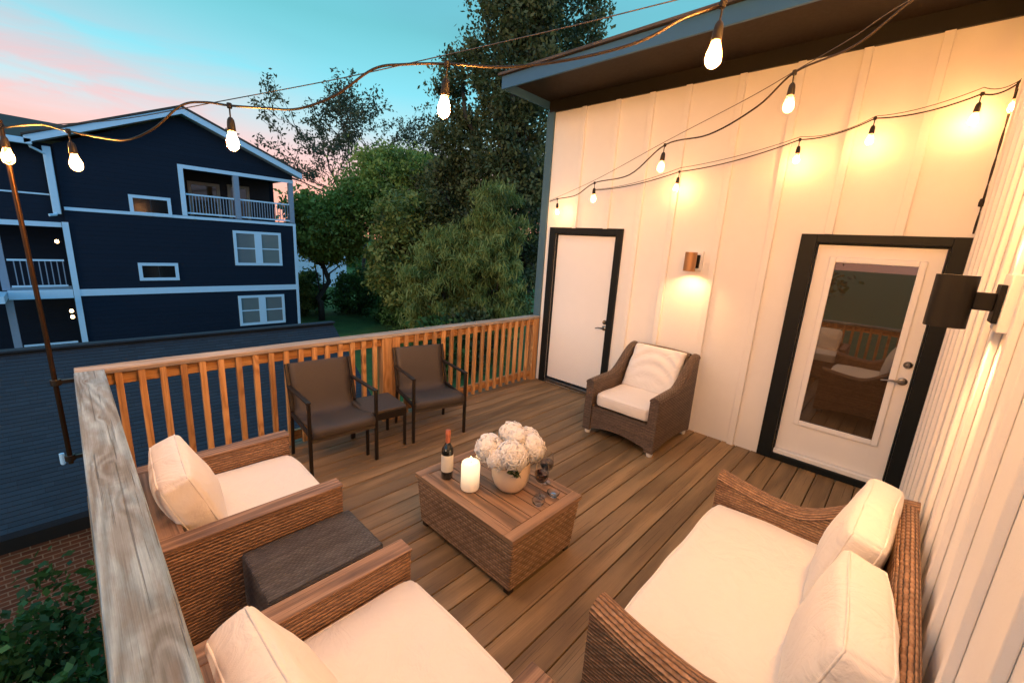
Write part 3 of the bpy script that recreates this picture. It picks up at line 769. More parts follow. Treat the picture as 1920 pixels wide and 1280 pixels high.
# pillows: local z is the thickness; stand them up, leaning back
pillow('back_pillow', .20, .27, .068, (-4.285, -1.21, .60), (0, R(70), R(-3)), 'plump cream back pillow with pleated edge in the farther low wicker armchair', 'pillow', 3)
pillow('back_pillow', .20, .27, .068, (-4.30, -2.64, .61), (0, R(68), R(3)), 'plump cream back pillow in the low wicker armchair nearest the camera', 'pillow', 9)

# ottoman between them
ot = thing('woven_ottoman', 'dark woven rectangular ottoman between the two low wicker armchairs', 'ottoman', (-3.925, -1.825, 0))
def otto(t, hx, hy, h0, h1):
    a = MB(); a.box(-hx, hx, -hy, hy, h0, h1, 0); a.build('body', 'wickerdark', t, bevel=.014, seg=3)
    for sx in (-1, 1):
        for sy in (-1, 1):
            a = MB(); a.box(sx * (hx - .03) - .014, sx * (hx - .03) + .014, sy * (hy - .03) - .014, sy * (hy - .03) + .014, 0, h0); a.build('leg', 'darkmetal', t, bevel=.002)
otto(ot, .255, .185, .17, .435)

# ================================================================== COFFEE TABLE
tb = thing('coffee_table', 'square-cornered wicker coffee table with a slatted wooden top in the middle of the deck', 'table', (-2.84, -1.925, 0))
tb.location = (-2.835, -1.935, 0)
hx, hy, TH = .315, .445, .385
a = MB()
a.box(-hx, hx, hy - .07, hy, TH - .028, TH, 0); a.box(-hx, hx, -hy, -hy + .07, TH - .028, TH, 0)
a.box(-hx, -hx + .06, -hy + .07, hy - .07, TH - .028, TH - .0005, 1); a.box(hx - .06, hx, -hy + .07, hy - .07, TH - .028, TH - .0005, 1)
n = 6; wv = (2 * hx - .12) / n
for i in range(n):
    x = -hx + .06 + i * wv; a.box(x + .003, x + wv - .003, -hy + .074, hy - .074, TH - .024, TH - .002, 1)
a.build('slatted_top', 'tabletop', tb, bevel=.003)
def taper(b, t_, z0, z1):
    vs = []
    for (X, Y), z in (((b[0], b[1]), z0), ((t_[0], t_[1]), z1)):
        for sx, sy in ((-1, -1), (1, -1), (1, 1), (-1, 1)): vs.append((sx * X, sy * Y, z))
    fs = [(0, 1, 5, 4), (1, 2, 6, 5), (2, 3, 7, 6), (3, 0, 4, 7), (0, 3, 2, 1), (4, 5, 6, 7)]
    uvs = []
    for f in fs[:4]:
        ax = 0 if abs(vs[f[0]][1] - vs[f[1]][1]) < 1e-6 else 1
        uvs.append([(vs[k][ax], vs[k][2]) for k in f])
    uvs += [[(vs[k][0], vs[k][1]) for k in f] for f in fs[4:]]
    m_ = MB(); m_.add(vs, fs, uvs); return m_
taper((hx - .03, hy - .03), (hx - .008, hy - .008), .03, TH - .029).build('wicker_base', 'wickertable', tb, bevel=.012, seg=3)
for sx in (-1, 1):
    for sy in (-1, 1):
        a = MB(); a.box(sx * (hx - .06) - .02, sx * (hx - .06) + .02, sy * (hy - .06) - .02, sy * (hy - .06) + .02, 0, .03); a.build('foot', 'darkmetal', tb)

# wine bottle
bt = thing('wine_bottle', 'dark wine bottle with a cream label and red capsule on the coffee table', 'bottle', (-3.029, -1.672, TH))
bm_, nt_, b_ = new_mat('dark bottle glass'); b_.inputs['Base Color'].default_value = (.012, .014, .012, 1); b_.inputs['Roughness'].default_value = .06; b_.inputs['Coat Weight'].default_value = .5
a = MB(); a.lathe([(.0, .0), (.034, .0), (.038, .005), (.038, .19), (.036, .205), (.028, .222), (.018, .238), (.0145, .25)], seg=28, cap=False); a.build('glass_body', bm_, bt, smooth='auto')
a = MB(); a.lathe([(.0150, .245), (.0155, .30), (.0165, .302), (.0165, .312), (.0155, .314), (.0155, .328), (.013, .333), (.0, .333)], seg=24, cap=False); a.build('capsule', paint('red foil', (.42, .12, .06), .35, .0003), bt, smooth='auto')
a = MB(); a.lathe([(.0384, .055), (.0387, .056), (.0387, .168), (.0384, .169)], seg=28, cap=False); a.build('paper_label', paint('cream paper', (.68, .62, .52), .7, .0002), bt, smooth='auto')

# candle
cd = thing('pillar_candle', 'glowing white pillar candle with rounded edges on the coffee table', 'candle', (-3.001, -1.867, TH))
cm_, nt_, b_ = new_mat('candle wax'); b_.inputs['Base Color'].default_value = (.85, .72, .55, 1); b_.inputs['Subsurface Weight'].default_value = .0
nn = N(nt_); oz = nn.sep(nn.obj())[2]
b_.inputs['Emission Color'].default_value = (1, .72, .46, 1); nn.put(b_.inputs['Emission Strength'], nn.m('MULTIPLY_ADD', nn.smooth(oz, .0, .17), .75, .12))
b_.inputs['Roughness'].default_value = .5
a = MB(); a.lathe([(0, .0), (.042, 0), (.054, .006), (.058, .018), (.058, .165), (.054, .182), (.046, .188), (.030, .184), (.0, .176)], seg=32, cap=False); a.build('wax', cm_, cd, smooth=True)
a = MB(); a.tube([(0, 0, .176), (.002, 0, .186), (.001, 0, .193)], .0015, 6); wk = a.build('wick', 'black', cd)
a = MB(); a.lathe([(0, .192), (.004, .196), (.005, .203), (.003, .212), (0, .22)], seg=10, cap=False); a.build('flame', emit('flame', (1, .6, .2), 60), cd, smooth=True)

# vase + flowers
vs_ = thing('flower_vase', 'cream round-bottomed vase full of white peonies on the coffee table', 'vase', (-2.80, -2.02, TH))
vm = paint('cream ceramic', (.76, .60, .44), .4, .0003, .05)
a = MB(); a.lathe([(0, 0), (.06, 0), (.078, .008), (.100, .035), (.118, .085), (.122, .13), (.118, .185), (.112, .187), (.112, .18), (.11, .12), (0, .10)], seg=40, cap=False); a.build('pot', vm, vs_, smooth='auto')
pet = leafmat('white petals', (.84, .77, .66), (.92, .89, .84), (.96, .95, .93), .2)
def set_tone(me, vals):
    at = me.attributes.new('tone', 'FLOAT', 'FACE'); at.data.foreach_set('value', vals)
def bloom(c, r, par, seed):
    rs = random.Random(seed); m_ = MB(); tone = []
    N_ = 330
    for i in range(N_):
        z = 1 - 1.75 * (i + .5) / N_; ph = i * 2.39996; rr = math.sqrt(max(0, 1 - z * z))
        d = Vector((rr * math.cos(ph), rr * math.sin(ph), z * .88)); d.normalize()
        rad = r * (rs.uniform(.82, 1.04)); up = Vector((rs.uniform(-1, 1), rs.uniform(-1, 1), rs.uniform(-.2, 1))); sd = d.cross(up); sd.normalize(); t2 = sd.cross(d)
        w_ = r * rs.uniform(.18, .29); h_ = r * rs.uniform(.18, .30); o = Vector(c) + d * rad; tilt = rs.uniform(.05, .45)
        base = o - d * r * .22
        A = []
        for q in range(5):
            k = (q / 4 - .5) * 2
            A.append(base + sd * w_ * k * .5 - t2 * h_ * .2); 
        B = [o + sd * w_ * ((q / 4 - .5) * 2) + t2 * h_ * (.5 - .25 * ((q / 4 - .5) * 2) ** 2) * (1 + rs.uniform(-.12, .12)) - d * r * .06 * abs((q / 4 - .5) * 2) + d * tilt * h_ * .45 for q in range(5)]
        E_ = [b2 + t2 * h_ * .12 - d * h_ * .28 * rs.uniform(.4, 1.2) for b2 in B]
        vs = A + B + E_; fs = [(q, q + 1, 6 + q, 5 + q) for q in range(4)] + [(5 + q, 6 + q, 11 + q, 10 + q) for q in range(4)]
        m_.add(vs, fs); tone += [min(1, max(0, .45 + z * .35 + rs.uniform(-.25, .3)))] * 8
    m_.lathe([(0, -.6 * r), (.55 * r, -.4 * r), (.72 * r, 0), (.5 * r, .5 * r), (0, .68 * r)], c, 12, cap=False); tone += [.4] * (12 * 4)
    o = m_.build('peony', pet, par, smooth=True); set_tone(o.data, tone); return o
for i, (x, y, z, r) in enumerate([(-.11, .09, .265, .092), (-.06, -.055, .26, .098), (.085, -.075, .27, .092), (.05, .055, .325, .085), (.135, .0, .285, .08), (-.125, .0, .235, .07), (.02, -.02, .34, .06)]):
    bloom((x, y, z), r, vs_, i)
def leaves_mesh(name, centers, n_per, spread, size, mat, par=None, seed=0, aspect=.5, droop=0.0, flat=1.0, edge_tone=True, loc=None):
    rs = np.random.RandomState(seed); C = np.asarray(centers, float); K = len(C); n = K * n_per
    if not par or len(C) > 60: size *= 1.35; spread *= .88
    cen = np.repeat(C[:, :3], n_per, 0); sc = np.repeat(C[:, 3], n_per) if C.shape[1] > 3 else np.ones(n)
    ct = np.repeat(rs.uniform(-.42, .42, K), n_per)
    p = cen + rs.normal(0, 1, (n, 3)) * np.array([spread, spread, spread * flat]) * sc[:, None]
    d = rs.normal(0, 1, (n, 3)); d[:, 2] -= droop; d /= np.linalg.norm(d, axis=1)[:, None]
    t = rs.normal(0, 1, (n, 3)); sd = np.cross(d, t); sd /= np.linalg.norm(sd, axis=1)[:, None]
    L = size * rs.uniform(.6, 1.3, n)[:, None]; Wd = L * aspect
    v = np.stack([p - d * L * .5, p + sd * Wd * .5, p + d * L * .5, p - sd * Wd * .5], 1).reshape(-1, 3)
    me = bpy.data.meshes.new(name); me.vertices.add(4 * n); me.vertices.foreach_set('co', v.ravel())
    me.loops.add(4 * n); me.loops.foreach_set('vertex_index', np.arange(4 * n, dtype=np.int32))
    me.polygons.add(n); me.polygons.foreach_set('loop_start', np.arange(0, 4 * n, 4, dtype=np.int32)); me.polygons.foreach_set('loop_total', np.full(n, 4, dtype=np.int32))
    me.update(); me.validate()
    tone = np.clip(.45 + ct + rs.uniform(-.14, .14, n), 0, 1); set_tone(me, tone.tolist())
    me.materials.append(MT[mat] if isinstance(mat, str) else mat)
    o = bpy.data.objects.new(name, me); COL.objects.link(o)
    if par: o.parent = par
    if loc is not None: o.location = loc
    return o
leaves_mesh('foliage', [(.0, .02, .29, 1), (.03, .0, .30, 1), (.06, -.02, .295, 1), (-.03, .03, .29, 1), (-.095, -.105, .185, .8), (-.08, -.11, .19, .6), (-.03, .13, .31, .7)], 16, .018, .04, leafmat('flower leaves', (.03, .045, .015), (.07, .10, .035), (.13, .16, .06)), vs_, 5)

# wine glasses
gl = glass('clear glass'); wine = new_mat('red wine'); wine[2].inputs['Base Color'].default_value = (.035, .008, .006, 1); wine[2].inputs['Roughness'].default_value = .05; wine = wine[0]
def wglass(x, y, label, fill, h=.20):
    t = thing('wine_glass', label, 'wine glass', (x, y, TH))
    s = h / .2
    a = MB(); a.lathe([(.0, .0), (.034, .001), (.035, .003), (.008, .007), (.0042, .014), (.004, .07), (.006, .082 * s), (.022, .09 * s), (.038, .108 * s), (.044, .13 * s), (.043, .155 * s), (.036, .2 * s), (.0345, .2 * s), (.0415, .155 * s), (.0425, .13 * s), (.036, .11 * s), (.02, .0925 * s), (.0, .088 * s)], seg=28, cap=False); a.build('glass', gl, t, smooth='auto')
    zt = (.112 + fill * .05) * s
    a = MB(); a.lathe([(.0, .0893 * s), (.0195, .0937 * s), (.0352, .111 * s), (.0415, .13 * s), (.0415, zt if zt > .13 * s else .131 * s), (.0, zt if zt > .13 * s else .131 * s)], seg=28, cap=False); a.build('wine', wine, t, smooth='auto')
wglass(-2.735, -2.215, 'wine glass of red wine nearer the table corner, beside the vase', .6, .235)
wglass(-2.585, -2.135, 'wine glass of red wine farther from the camera, right of the vase', .75, .205)
for (x, y, lb) in ((-2.80, -2.255, 'small clear glass dish at the front corner of the coffee table'), (-2.66, -2.26, 'small clear glass dish at the right edge of the coffee table')):
    t = thing('glass_dish', lb, 'glass dish', (x, y, TH)); a = MB()
    a.lathe([(0, 0), (.026, 0), (.036, .012), (.040, .026), (.037, .026), (.033, .013), (.022, .004), (0, .004)], seg=24, cap=False); a.build('bowl', gl, t, smooth='auto')

# ================================================================== CURVED WICKER SEATS (local: front -y? built facing +y, width along x)
def curved_seat(t, W, D, seatz, armf, dip, backz, mat='wicker', aw=.10, foot=None, arch=.08, back_h=None, bt_=.10):
    """W along x, depth along y, front at y=+D/2; arm top: armf at the front, dips, rises into the back"""
    hw, hd = W / 2, D / 2; n = 18
    def top(u):   # u 0 front .. 1 back
        a = armf + (dip - armf) * math.sin(min(1, u / .45) * math.pi / 2) if u < .45 else dip + (backz - dip) * (lambda q: q * q * (3 - 2 * q))((u - .45) / .55)
        return a
    z0 = foot or .05
    for s in (-1, 1):
        m_ = MB(); xo, xi = s * hw, s * (hw - aw)
        prof = []
        for i in range(n + 1):
            u = i / n; y = hd - u * (D - .0); arch_z = z0 + arch * math.sin(math.pi * u) ** .8 if arch else z0
            prof.append((y, top(u), arch_z, u))
        # cross section ring: outer bottom, outer top (rounded), inner top, inner bottom
        K = 8
        vs = []; fs = []; uvs = []
        for (y, zt, zb, u) in prof:
            ring = [(xo, zb), (xo, zt - .035)]
            for q in range(K + 1):
                an = math.pi * q / K; cx = (xo + xi) / 2; rx = aw / 2 + .008
                ring.append((cx + s * rx * math.cos(an), zt - .035 + .04 * math.sin(an)))
            ring += [(xi, zt - .035), (xi, zb)]
            vs += [(a_, y, b2) for a_, b2 in ring]
        R_ = K + 5
        for i in range(n):
            acc = 0
            for j in range(R_ - 1):
                a0 = i * R_ + j; q = [a0, a0 + 1, a0 + R_ + 1, a0 + R_]
                if s > 0: q = q[::-1]
                fs.append(q)
                def uvp(k):
                    x, y, z = vs[k]; jj = k % R_
                    if jj <= 1 or jj >= R_ - 2: return (y, z)
                    return (y, armf + (jj - 1) * .0185)
                uvs.append([uvp(k) for k in q])
        fs.append(list(range(R_)) if s > 0 else list(range(R_))[::-1]); uvs.append([(vs[k][0], vs[k][2]) for k in fs[-1]])
        e0 = n * R_; fs.append([e0 + k for k in range(R_)][::-1] if s > 0 else [e0 + k for k in range(R_)]); uvs.append([(vs[k][0], vs[k][2]) for k in fs[-1]])
        m_.add(vs, fs, uvs); m_.build('armrest', mat, t, smooth='auto')
    # back
    m_ = MB(); bi = hw - aw - .001; nn_ = 16; lean = .0; K = 6
    vs = []; fs = []; uvs = []
    for i in range(nn_ + 1):
        x = -bi + 2 * bi * i / nn_; zt = backz + .012 * (1 - (x / bi) ** 2)
        ring = [(-hd, z0 + arch * (1 - (x / bi) ** 2) * .6)]
        for q in range(K + 1):
            an = math.pi * q / K; ring.append((-hd + bt_ / 2 - bt_ / 2 * math.cos(an) * 1.05, zt - .03 + .035 * math.sin(an)))
        ring.append((-hd + bt_, z0 + arch * (1 - (x / bi) ** 2) * .6)); vs += [(x, a_, b2) for a_, b2 in ring]
    R_ = K + 3
    for i in range(nn_):
        for j in range(R_ - 1):
            a0 = i * R_ + j; q = [a0, a0 + R_, a0 + R_ + 1, a0 + 1]; fs.append(q); uvs.append([(vs[k][0], vs[k][2] if k % R_ in (0, R_ - 1) and 0 else (backz - .03 + (k % R_ - 1) * .019 if 1 <= k % R_ <= K + 1 else vs[k][2] if k % R_ == 0 else backz - .03 + K * .019 - (backz - vs[k][2]))) for k in q])
    m_.add(vs, fs, uvs); m_.build('backrest', mat, t, smooth='auto')
    # front apron with arch
    pts = [(-bi, seatz - .13), (bi, seatz - .13)]
    for i in range(13):
        x = bi - 2 * bi * i / 12; pts.append((x, z0 + .02 + arch * (1 - (x / bi) ** 2)))
    m_ = MB(); m_.prism(pts, hd - .05, hd - .012, 'y'); m_.build('front_panel', mat, t, bevel=.004)
    m_ = MB(); m_.box(-bi, bi, -hd + bt_ + .001, hd - .051, seatz - .17, seatz - .132); m_.build('seat_frame', mat, t)

ls = thing('wicker_loveseat', 'brown wicker loveseat with one long cream seat cushion and curved arms by the right wall', 'loveseat', (-2.63, -3.41, 0))
LW, LD = 1.52, .86
ls.location = (-2.625, WY + .035 + LD / 2, 0)
curved_seat(ls, LW, LD, .43, .60, .545, .80, foot=.04, arch=.05, aw=.11, bt_=.075)
for sx in (-1, 1):
    for sy in (-1, 1):
        a = MB(); a.lathe([(.03, 0), (.032, .02), (.028, .045)], (sx * (LW / 2 - .06), sy * (LD / 2 - .07), 0), 16); a.build('foot', 'steel', ls, smooth='auto')
cushion('seat_cushion', LW / 2 - .118, .37, .065, ls, (0, .045, .365), bulge=.014, r=.03, wr=.009, seed=2)
LY = WY + .035
pillow('back_pillow', .33, .22, .065, (-2.27, LY + .19, .655), (R(102 - 180), 0, R(-3)), 'cream back pillow at the far end of the loveseat', 'pillow', 21, .002, .045, .010, 'back pillows on the loveseat')
pillow('back_pillow', .285, .225, .07, (-2.975, LY + .185, .645), (R(103 - 180), 0, R(4)), 'cream back pillow at the near end of the loveseat, overlapping the other', 'pillow', 33, .002, .045, .010, 'back pillows on the loveseat')

# armchair by the wall (faces -x)
ac = thing('wicker_armchair', 'grey-brown wicker armchair with white cushions against the white wall between the doors', 'armchair', (-.56, -1.77, 0), R(90), None)
AW, AD = .78, .88
curved_seat(ac, AW, AD, .44, .585, .60, .88, 'wickergrey', aw=.085, foot=.045, arch=.045)
for sx in (-1, 1):
    for sy in (-1, 1):
        a = MB(); a.lathe([(.026, 0), (.03, .012), (.03, .05), (.026, .056)], (sx * (AW / 2 - .042), sy * (AD / 2 - .045), 0), 18); a.build('foot', metal('pale caster metal', (.6, .58, .56), .35) if 0 else 'door', ac, smooth='auto')
cushion('seat_cushion', AW / 2 - .095, .34, .065, ac, (0, .075, .385), bulge=.014, r=.035, wr=.005, seed=5, mat='fabricwhite')
cushion('back_cushion', AW / 2 - .13, .23, .042, ac, (0, -.25, .64), (R(116), 0, 0), bulge=.008, r=.04, wr=.002, seed=6, mat='fabricwhite')
# cloth draped over the back cushion
def drape():
    m_ = MB(); nu, nv = 40, 44; hw = AW / 2 - .092
    lean = R(64)
    up = Vector((0, -math.cos(lean), math.sin(lean)))    # along the cushion upwards
    nf = Vector((0, math.sin(lean), math.cos(lean)))     # out of the cushion face
    base = Vector((0, -.25, .64))
    def fn(a, b):
        x = (a - .5) * 2; s = b       # s 0 = bottom front edge, 1 = over the top behind
        L = s * .66
        fold = .012 * math.sin(30 * (s - .30 * (1 - x * x)) + 1.2) * (1 - s * .2) * (1 - .3 * abs(x)) * (1 if s > .22 else s / .22) * (.35 + .65 * math.exp(-((s - .55) / .25) ** 2))
        fold += .006 * mnoise.noise(Vector((x * 3, s * 6, 2.2)))
        bul = .034 * (1 - x * x) * (1 - s * .5)
        if L < .47:
            p = base + up * (L - .235) + nf * (.064 + bul * (1 - ((L - .235) / .26) ** 2) + fold)
        else:
            q = min(1, (L - .47) / .12); an = q * math.pi * .5; ex = max(0, L - .59)
            p = base + up * (.235 + .035 * math.sin(an)) + nf * (.064 * math.cos(an) - ex) + nf * fold * (1 - q)
        wd = hw * (1 - .06 * s) * (1 + .01 * math.sin(s * 9))
        p.x = x * wd + .01 * mnoise.noise(Vector((s * 4, x, 7)))
        e = max(0, abs(x) - .86) / .14
        p = p - nf * (.045 * e * e)
        return p
    m_.surf(fn, nu, nv); return m_
dc = drape().build('draped_cloth', 'fabricwhite', None, smooth=True); so = dc.modifiers.new('solidify', 'SOLIDIFY'); so.thickness = .006; so.offset = 1
dc.location = (-.56, -1.77, 0); dc.rotation_euler = (0, 0, R(90)); tag(dc, 'white cloth draped in folds over the back of the wicker armchair by the wall', 'cloth')

# ================================================================== DARK SLING CHAIRS (front towards -y)
def sling_chair(loc, rz, label):
    t = thing('patio_chair', label, 'patio chair', loc, rz, 'dark mesh armchairs in front of the far railing')
    hw = .265; f = 'darkmetal'; r = .013
    for s in (-1, 1):
        x = s * hw
        a = MB(); a.box(x - r, x + r, -.26 - r, -.26 + r, 0, .62); a.build('front_leg', f, t, bevel=.003)
        a = MB(); a.bar((x, .24, 0), (x, .20, .42), .024, .024); a.bar((x, .20, .42), (x, .315, .79), .024, .024); a.build('rear_leg', f, t, bevel=.003)
        a = MB(); a.bar((x, -.274, .628), (x, .262, .612), .036, .016); a.build('armrest', f, t, bevel=.004)
        a = MB(); a.bar((x, -.25, .37), (x, .20, .385), .022, .03); a.build('side_rail', f, t, bevel=.003)
    def sl(u, v):  # continuous sling: seat front -> back top
        L = u; x = (v - .5) * 2 * (hw - .016)
        P = [(-.275, .335), (-.272, .395), (-.20, .408), (-.05, .385), (.10, .365), (.175, .375), (.215, .43), (.255, .57), (.31, .765), (.325, .78)]
        q = L * (len(P) - 1); i = min(int(q), len(P) - 2); g_ = q - i
        def cat(k):
            p0, p1, p2, p3 = P[max(i - 1, 0)][k], P[i][k], P[i + 1][k], P[min(i + 2, len(P) - 1)][k]
            return .5 * (2 * p1 + (p2 - p0) * g_ + (2 * p0 - 5 * p1 + 4 * p2 - p3) * g_ ** 2 + (3 * p1 - p0 - 3 * p2 + p3) * g_ ** 3)
        return (x, cat(0), cat(1) - .012 * (1 - (v * 2 - 1) ** 2) * math.sin(math.pi * min(1, L * 1.3)))
    a = MB(); a.surf(sl, 40, 8, 1.1, .5); o = a.build('sling_seat', 'sling', t, smooth=True); so = o.modifiers.new('solidify', 'SOLIDIFY'); so.thickness = .012; so.offset = 0
    a = MB(); a.box(-hw + .012, hw - .012, -.272, -.25, .30, .372, 0); a.build('front_apron', 'sling', t, bevel=.004)
    return t
sling_chair((-3.155, -.275, 0), R(-4.5), 'dark mesh patio armchair, the left one, standing beside the low wicker armchair')
sling_chair((-2.185, -.30, 0), R(-13), 'dark mesh patio armchair, the right one, angled towards the table')
st = thing('mesh_stool', 'small dark mesh footstool squeezed between the two patio armchairs', 'footstool', (-2.735, -.265, 0), R(-6))
a = MB(); a.box(-.19, .19, -.20, .20, .365, .395, 0); a.build('mesh_top', 'sling', st, bevel=.01, seg=3)
a = MB(); a.box(-.188, .188, -.198, -.178, .30, .364, 0); a.box(-.188, .188, .178, .198, .30, .364, 0); a.box(-.188, -.17, -.177, .177, .30, .364, 1); a.box(.17, .188, -.177, .177, .30, .364, 1); a.build('frame', 'darkmetal', st, bevel=.003)
for sx in (-1, 1):
    for sy in (-1, 1):
        a = MB(); a.box(sx * .175 - .012, sx * .175 + .012, sy * .187 - .011, sy * .187 + .011, 0, .299); a.build('leg', 'darkmetal', st, bevel=.002)

# ================================================================== NEIGHBOUR SHINGLED OUTBUILDING
bh = thing('brick_house', 'low brick house with a dark blue shingle roof just below the deck, behind the railing', 'house')
x0, x1 = -14.0, -1.13; ye, ze, yr, zr = 2.35, -1.2, 4.35, .2
def roofplane(x0, x1, ya, za, yb, zb, nm, mat, par, th=.06):
    L = math.hypot(yb - ya, zb - za); vs = [(x0, ya, za), (x1, ya, za), (x1, yb, zb), (x0, yb, zb), (x0, ya, za - th), (x1, ya, za - th), (x1, yb, zb - th), (x0, yb, zb - th)]
    fs = [(0, 1, 2, 3), (7, 6, 5, 4), (0, 4, 5, 1), (1, 5, 6, 2), (2, 6, 7, 3), (3, 7, 4, 0)]
    uvs = [[(x0, 0), (x1, 0), (x1, L), (x0, L)]] + [[(0, 0), (.1, 0), (.1, .05), (0, .05)]] * 5
    m_ = MB(); m_.add(vs, fs, uvs); return m_.build(nm, mat, par)
roofplane(x0, x1, ye, ze, yr, zr, 'roof', 'shingle', bh)
roofplane(x1, x0, 2 * yr - ye, ze, yr + .001, zr, 'roof', 'shingle', bh)
a = MB(); a.bar((x0, yr, zr + .012), (x1 + .02, yr, zr + .012), .16, .03); a.build('ridge_cap', 'shingle', bh, bevel=.006)
a = MB(); a.box(x0, x1, ye - .005, ye + .02, ze - .2, ze - .062, 0); a.build('eave_board', 'frieze', bh)
a = MB(); a.box(x0 + .3, x1 - .3, ye + .2, ye + .4, -3.5, ze - .03, 0); a.build('brick_wall', 'brick', bh)
a = MB(); a.prism([(ye + .401, -3.5), (ye + .401, ze), (yr, zr - .1), (2 * yr - ye - .4, ze), (2 * yr - ye - .4, -3.5)], x1 - .5, x1 - .3, 'x'); a.build('gable_wall', 'navydark', bh)
a = MB(); a.box(x0, x1, ye + .03, ye + .199, ze - .12, ze - .1); a.build('soffit', 'frieze', bh)
a = MB(); a.tube([(-4.85, 2.9, -1.0), (-4.85, 2.9, -.70)], .022, 12); a.build('vent_pipe', 'trim', bh)

# ================================================================== BLUE THREE-STOREY HOUSE
dp_, nt_, b_ = new_mat('dark window glass'); b_.inputs['Base Color'].default_value = (.012, .014, .015, 1); b_.inputs['Roughness'].default_value = .08
ap_, nt_, b_ = new_mat('glass with painted warm reflection'); b_.inputs['Base Color'].default_value = (.10, .065, .03, 1); b_.inputs['Roughness'].default_value = .05  # warm-lit reflection painted into the pane colour
bl = thing('blue_house', 'three-storey navy blue house with pale trim, gable roof and corner balcony', 'house', (-4.35, 17.96, 0))
def B(nm, mat, *boxes, bevel=0, par=None, lab=None):
    m_ = MB()
    for b2 in boxes: m_.box(*b2)
    o = m_.build(nm, mat, par or bl, bevel=bevel)
    if lab: o['label'] = lab
    return o
Wd_ = 7.5
m_ = MB()
# wall pieces around the balcony opening (s 3.45..7.5, z 2.24..4.12)
m_.prism([(0, -3.5), (Wd_, -3.5), (Wd_, 2.24), (3.45, 2.24), (3.45, 4.12), (Wd_, 4.12), (Wd_, 4.38), (3.53, 5.90), (0, 4.22)], 0, .25, 'y')
m_.build('front_wall', 'navy', bl)
B('side_wall', 'navy', (Wd_ - .25, Wd_, .251, 9, -3.5, 2.2), (Wd_ - .25, Wd_, 2.6, 9, 2.2, 4.3))
B('balcony_floor', 'slate', (3.45, Wd_, .251, 2.6, 2.1, 2.2))
B('balcony_back_wall', 'navydark', (3.45, Wd_ - .26, 2.4, 2.6, 2.201, 4.3), (3.30, 3.449, .251, 2.6, 2.201, 4.12))
B('balcony_ceiling', 'navydark', (3.45, Wd_, .251, 2.6, 4.13, 4.2))
lit = paint('trim with painted warm light', (.42, .34, .22), .5)  # warm light on the balcony frames painted into their colour
for q in ((3.95, 5.15, 2.25, 3.75), (5.45, 6.35, 2.25, 3.8)):
    fr_ = B('window_frame', lit, (q[0], q[0] + .13, 2.34, 2.398, q[2], q[3]), (q[1] - .13, q[1], 2.34, 2.398, q[2], q[3]), (q[0] + .13, q[1] - .13, 2.34, 2.398, q[3] - .13, q[3]))
    B('pane', ap_, (q[0] + .13, q[1] - .13, 2.37, 2.395, q[2], q[3] - .13), par=fr_)
# balcony posts, rail
B('balcony_post', 'slate', (5.13, 5.33, -.03, .17, 2.24, 4.0)); B('balcony_post', 'slate', (7.32, 7.5, -.03, .17, 2.24, 4.0))
B('opening_trim', 'trim', (3.28, 3.44, -.04, -.001, 2.22, 4.14), (3.44, Wd_ + .02, -.04, -.001, 4.0, 4.14, 0))
def rail_set(s0_, s1_, z0_, z1_, y_, step, nm='balcony_railing'):
    r_ = B(nm, 'trim', (s0_, s1_, y_ - .03, y_ + .03, z1_ - .06, z1_, 0), (s0_, s1_, y_ - .025, y_ + .025, z0_, z0_ + .06, 0))
    m_ = MB()
    x = s0_ + step
    pr = None
    while x < s1_ - .02:
        if pr is None:
            m_ = MB(); m_.box(-.013, .013, -.013, .013, z0_ + .061, z1_ - .061); pr = m_.build('baluster', 'slate', r_); pr.location = (x, y_, 0)
        else:
            c = pr.copy(); COL.objects.link(c); c.location = (x, y_, 0)
        x += step
    return r_
rail_set(3.46, 5.12, 2.30, 3.08, .04, .105); rail_set(5.34, 7.31, 2.30, 3.08, .04, .105)
# bands, corner boards
B('trim_band', 'trim', (0.02, Wd_ + .03, -.035, -.001, 2.10, 2.21, 0)); B('trim_band', 'trim', (.02, Wd_ + .03, -.035, -.001, -.86, -.62, 0))
B('corner_board', 'trim', (Wd_ - .1, Wd_ + .02, -.045, -.036, -3.5, 2.1)); B('corner_board', 'trim', (-.10, .06, -.05, -.036, -3.5, 1.70))
B('downspout', 'trim', (-.26, -.06, -.12, -.04, 1.95, 4.1), bevel=.02)
a = MB(); a.tube([(-.55, -.3, 4.15), (-.5, -.25, 4.0), (-.2, -.1, 3.85), (-.17, -.08, 3.7)], .04, 8); a.build('gutter_elbow', 'trim', bl)
a = MB(); a.tube([(-.17, -.08, 2.0), (-.2, -.12, 1.93), (-.36, -.2, 1.9)], .045, 8); a.build('downspout_foot', 'trim', bl)
# roof + fascia
def rake(x0_, z0_, x1_, z1_, h_=.22):
    m_ = MB(); m_.prism([(x0_, z0_ - h_), (x1_, z1_ - h_), (x1_, z1_), (x0_, z0_)], -.42, -.36, 'y'); m_.build('rake_board', 'trim', bl)
rake(-.62, 4.30, 3.53, 6.14); rake(3.53, 6.14, 7.78, 4.44)
for (xa, za, xb, zb) in ((-.66, 4.30, 3.53, 6.16), (7.82, 4.44, 3.53, 6.16)):
    m_ = MB(); m_.prism([(xa, za), (xb, zb), (xb, zb + .06), (xa, za + .06)] if xa < xb else [(xb, zb), (xa, za), (xa, za + .06), (xb, zb + .06)], -.46, 9, 'y'); m_.build('roof', 'shingle2', bl)
for (xa, za, xb, zb) in ((-.60, 4.08, 3.53, 5.92), (3.53, 5.92, 7.76, 4.22)):
    m_ = MB(); m_.prism([(xa, za), (xb, zb), (xb, zb + .05), (xa, za + .05)], -.359, -.001, 'y'); m_.build('rake_soffit', 'slate', bl)
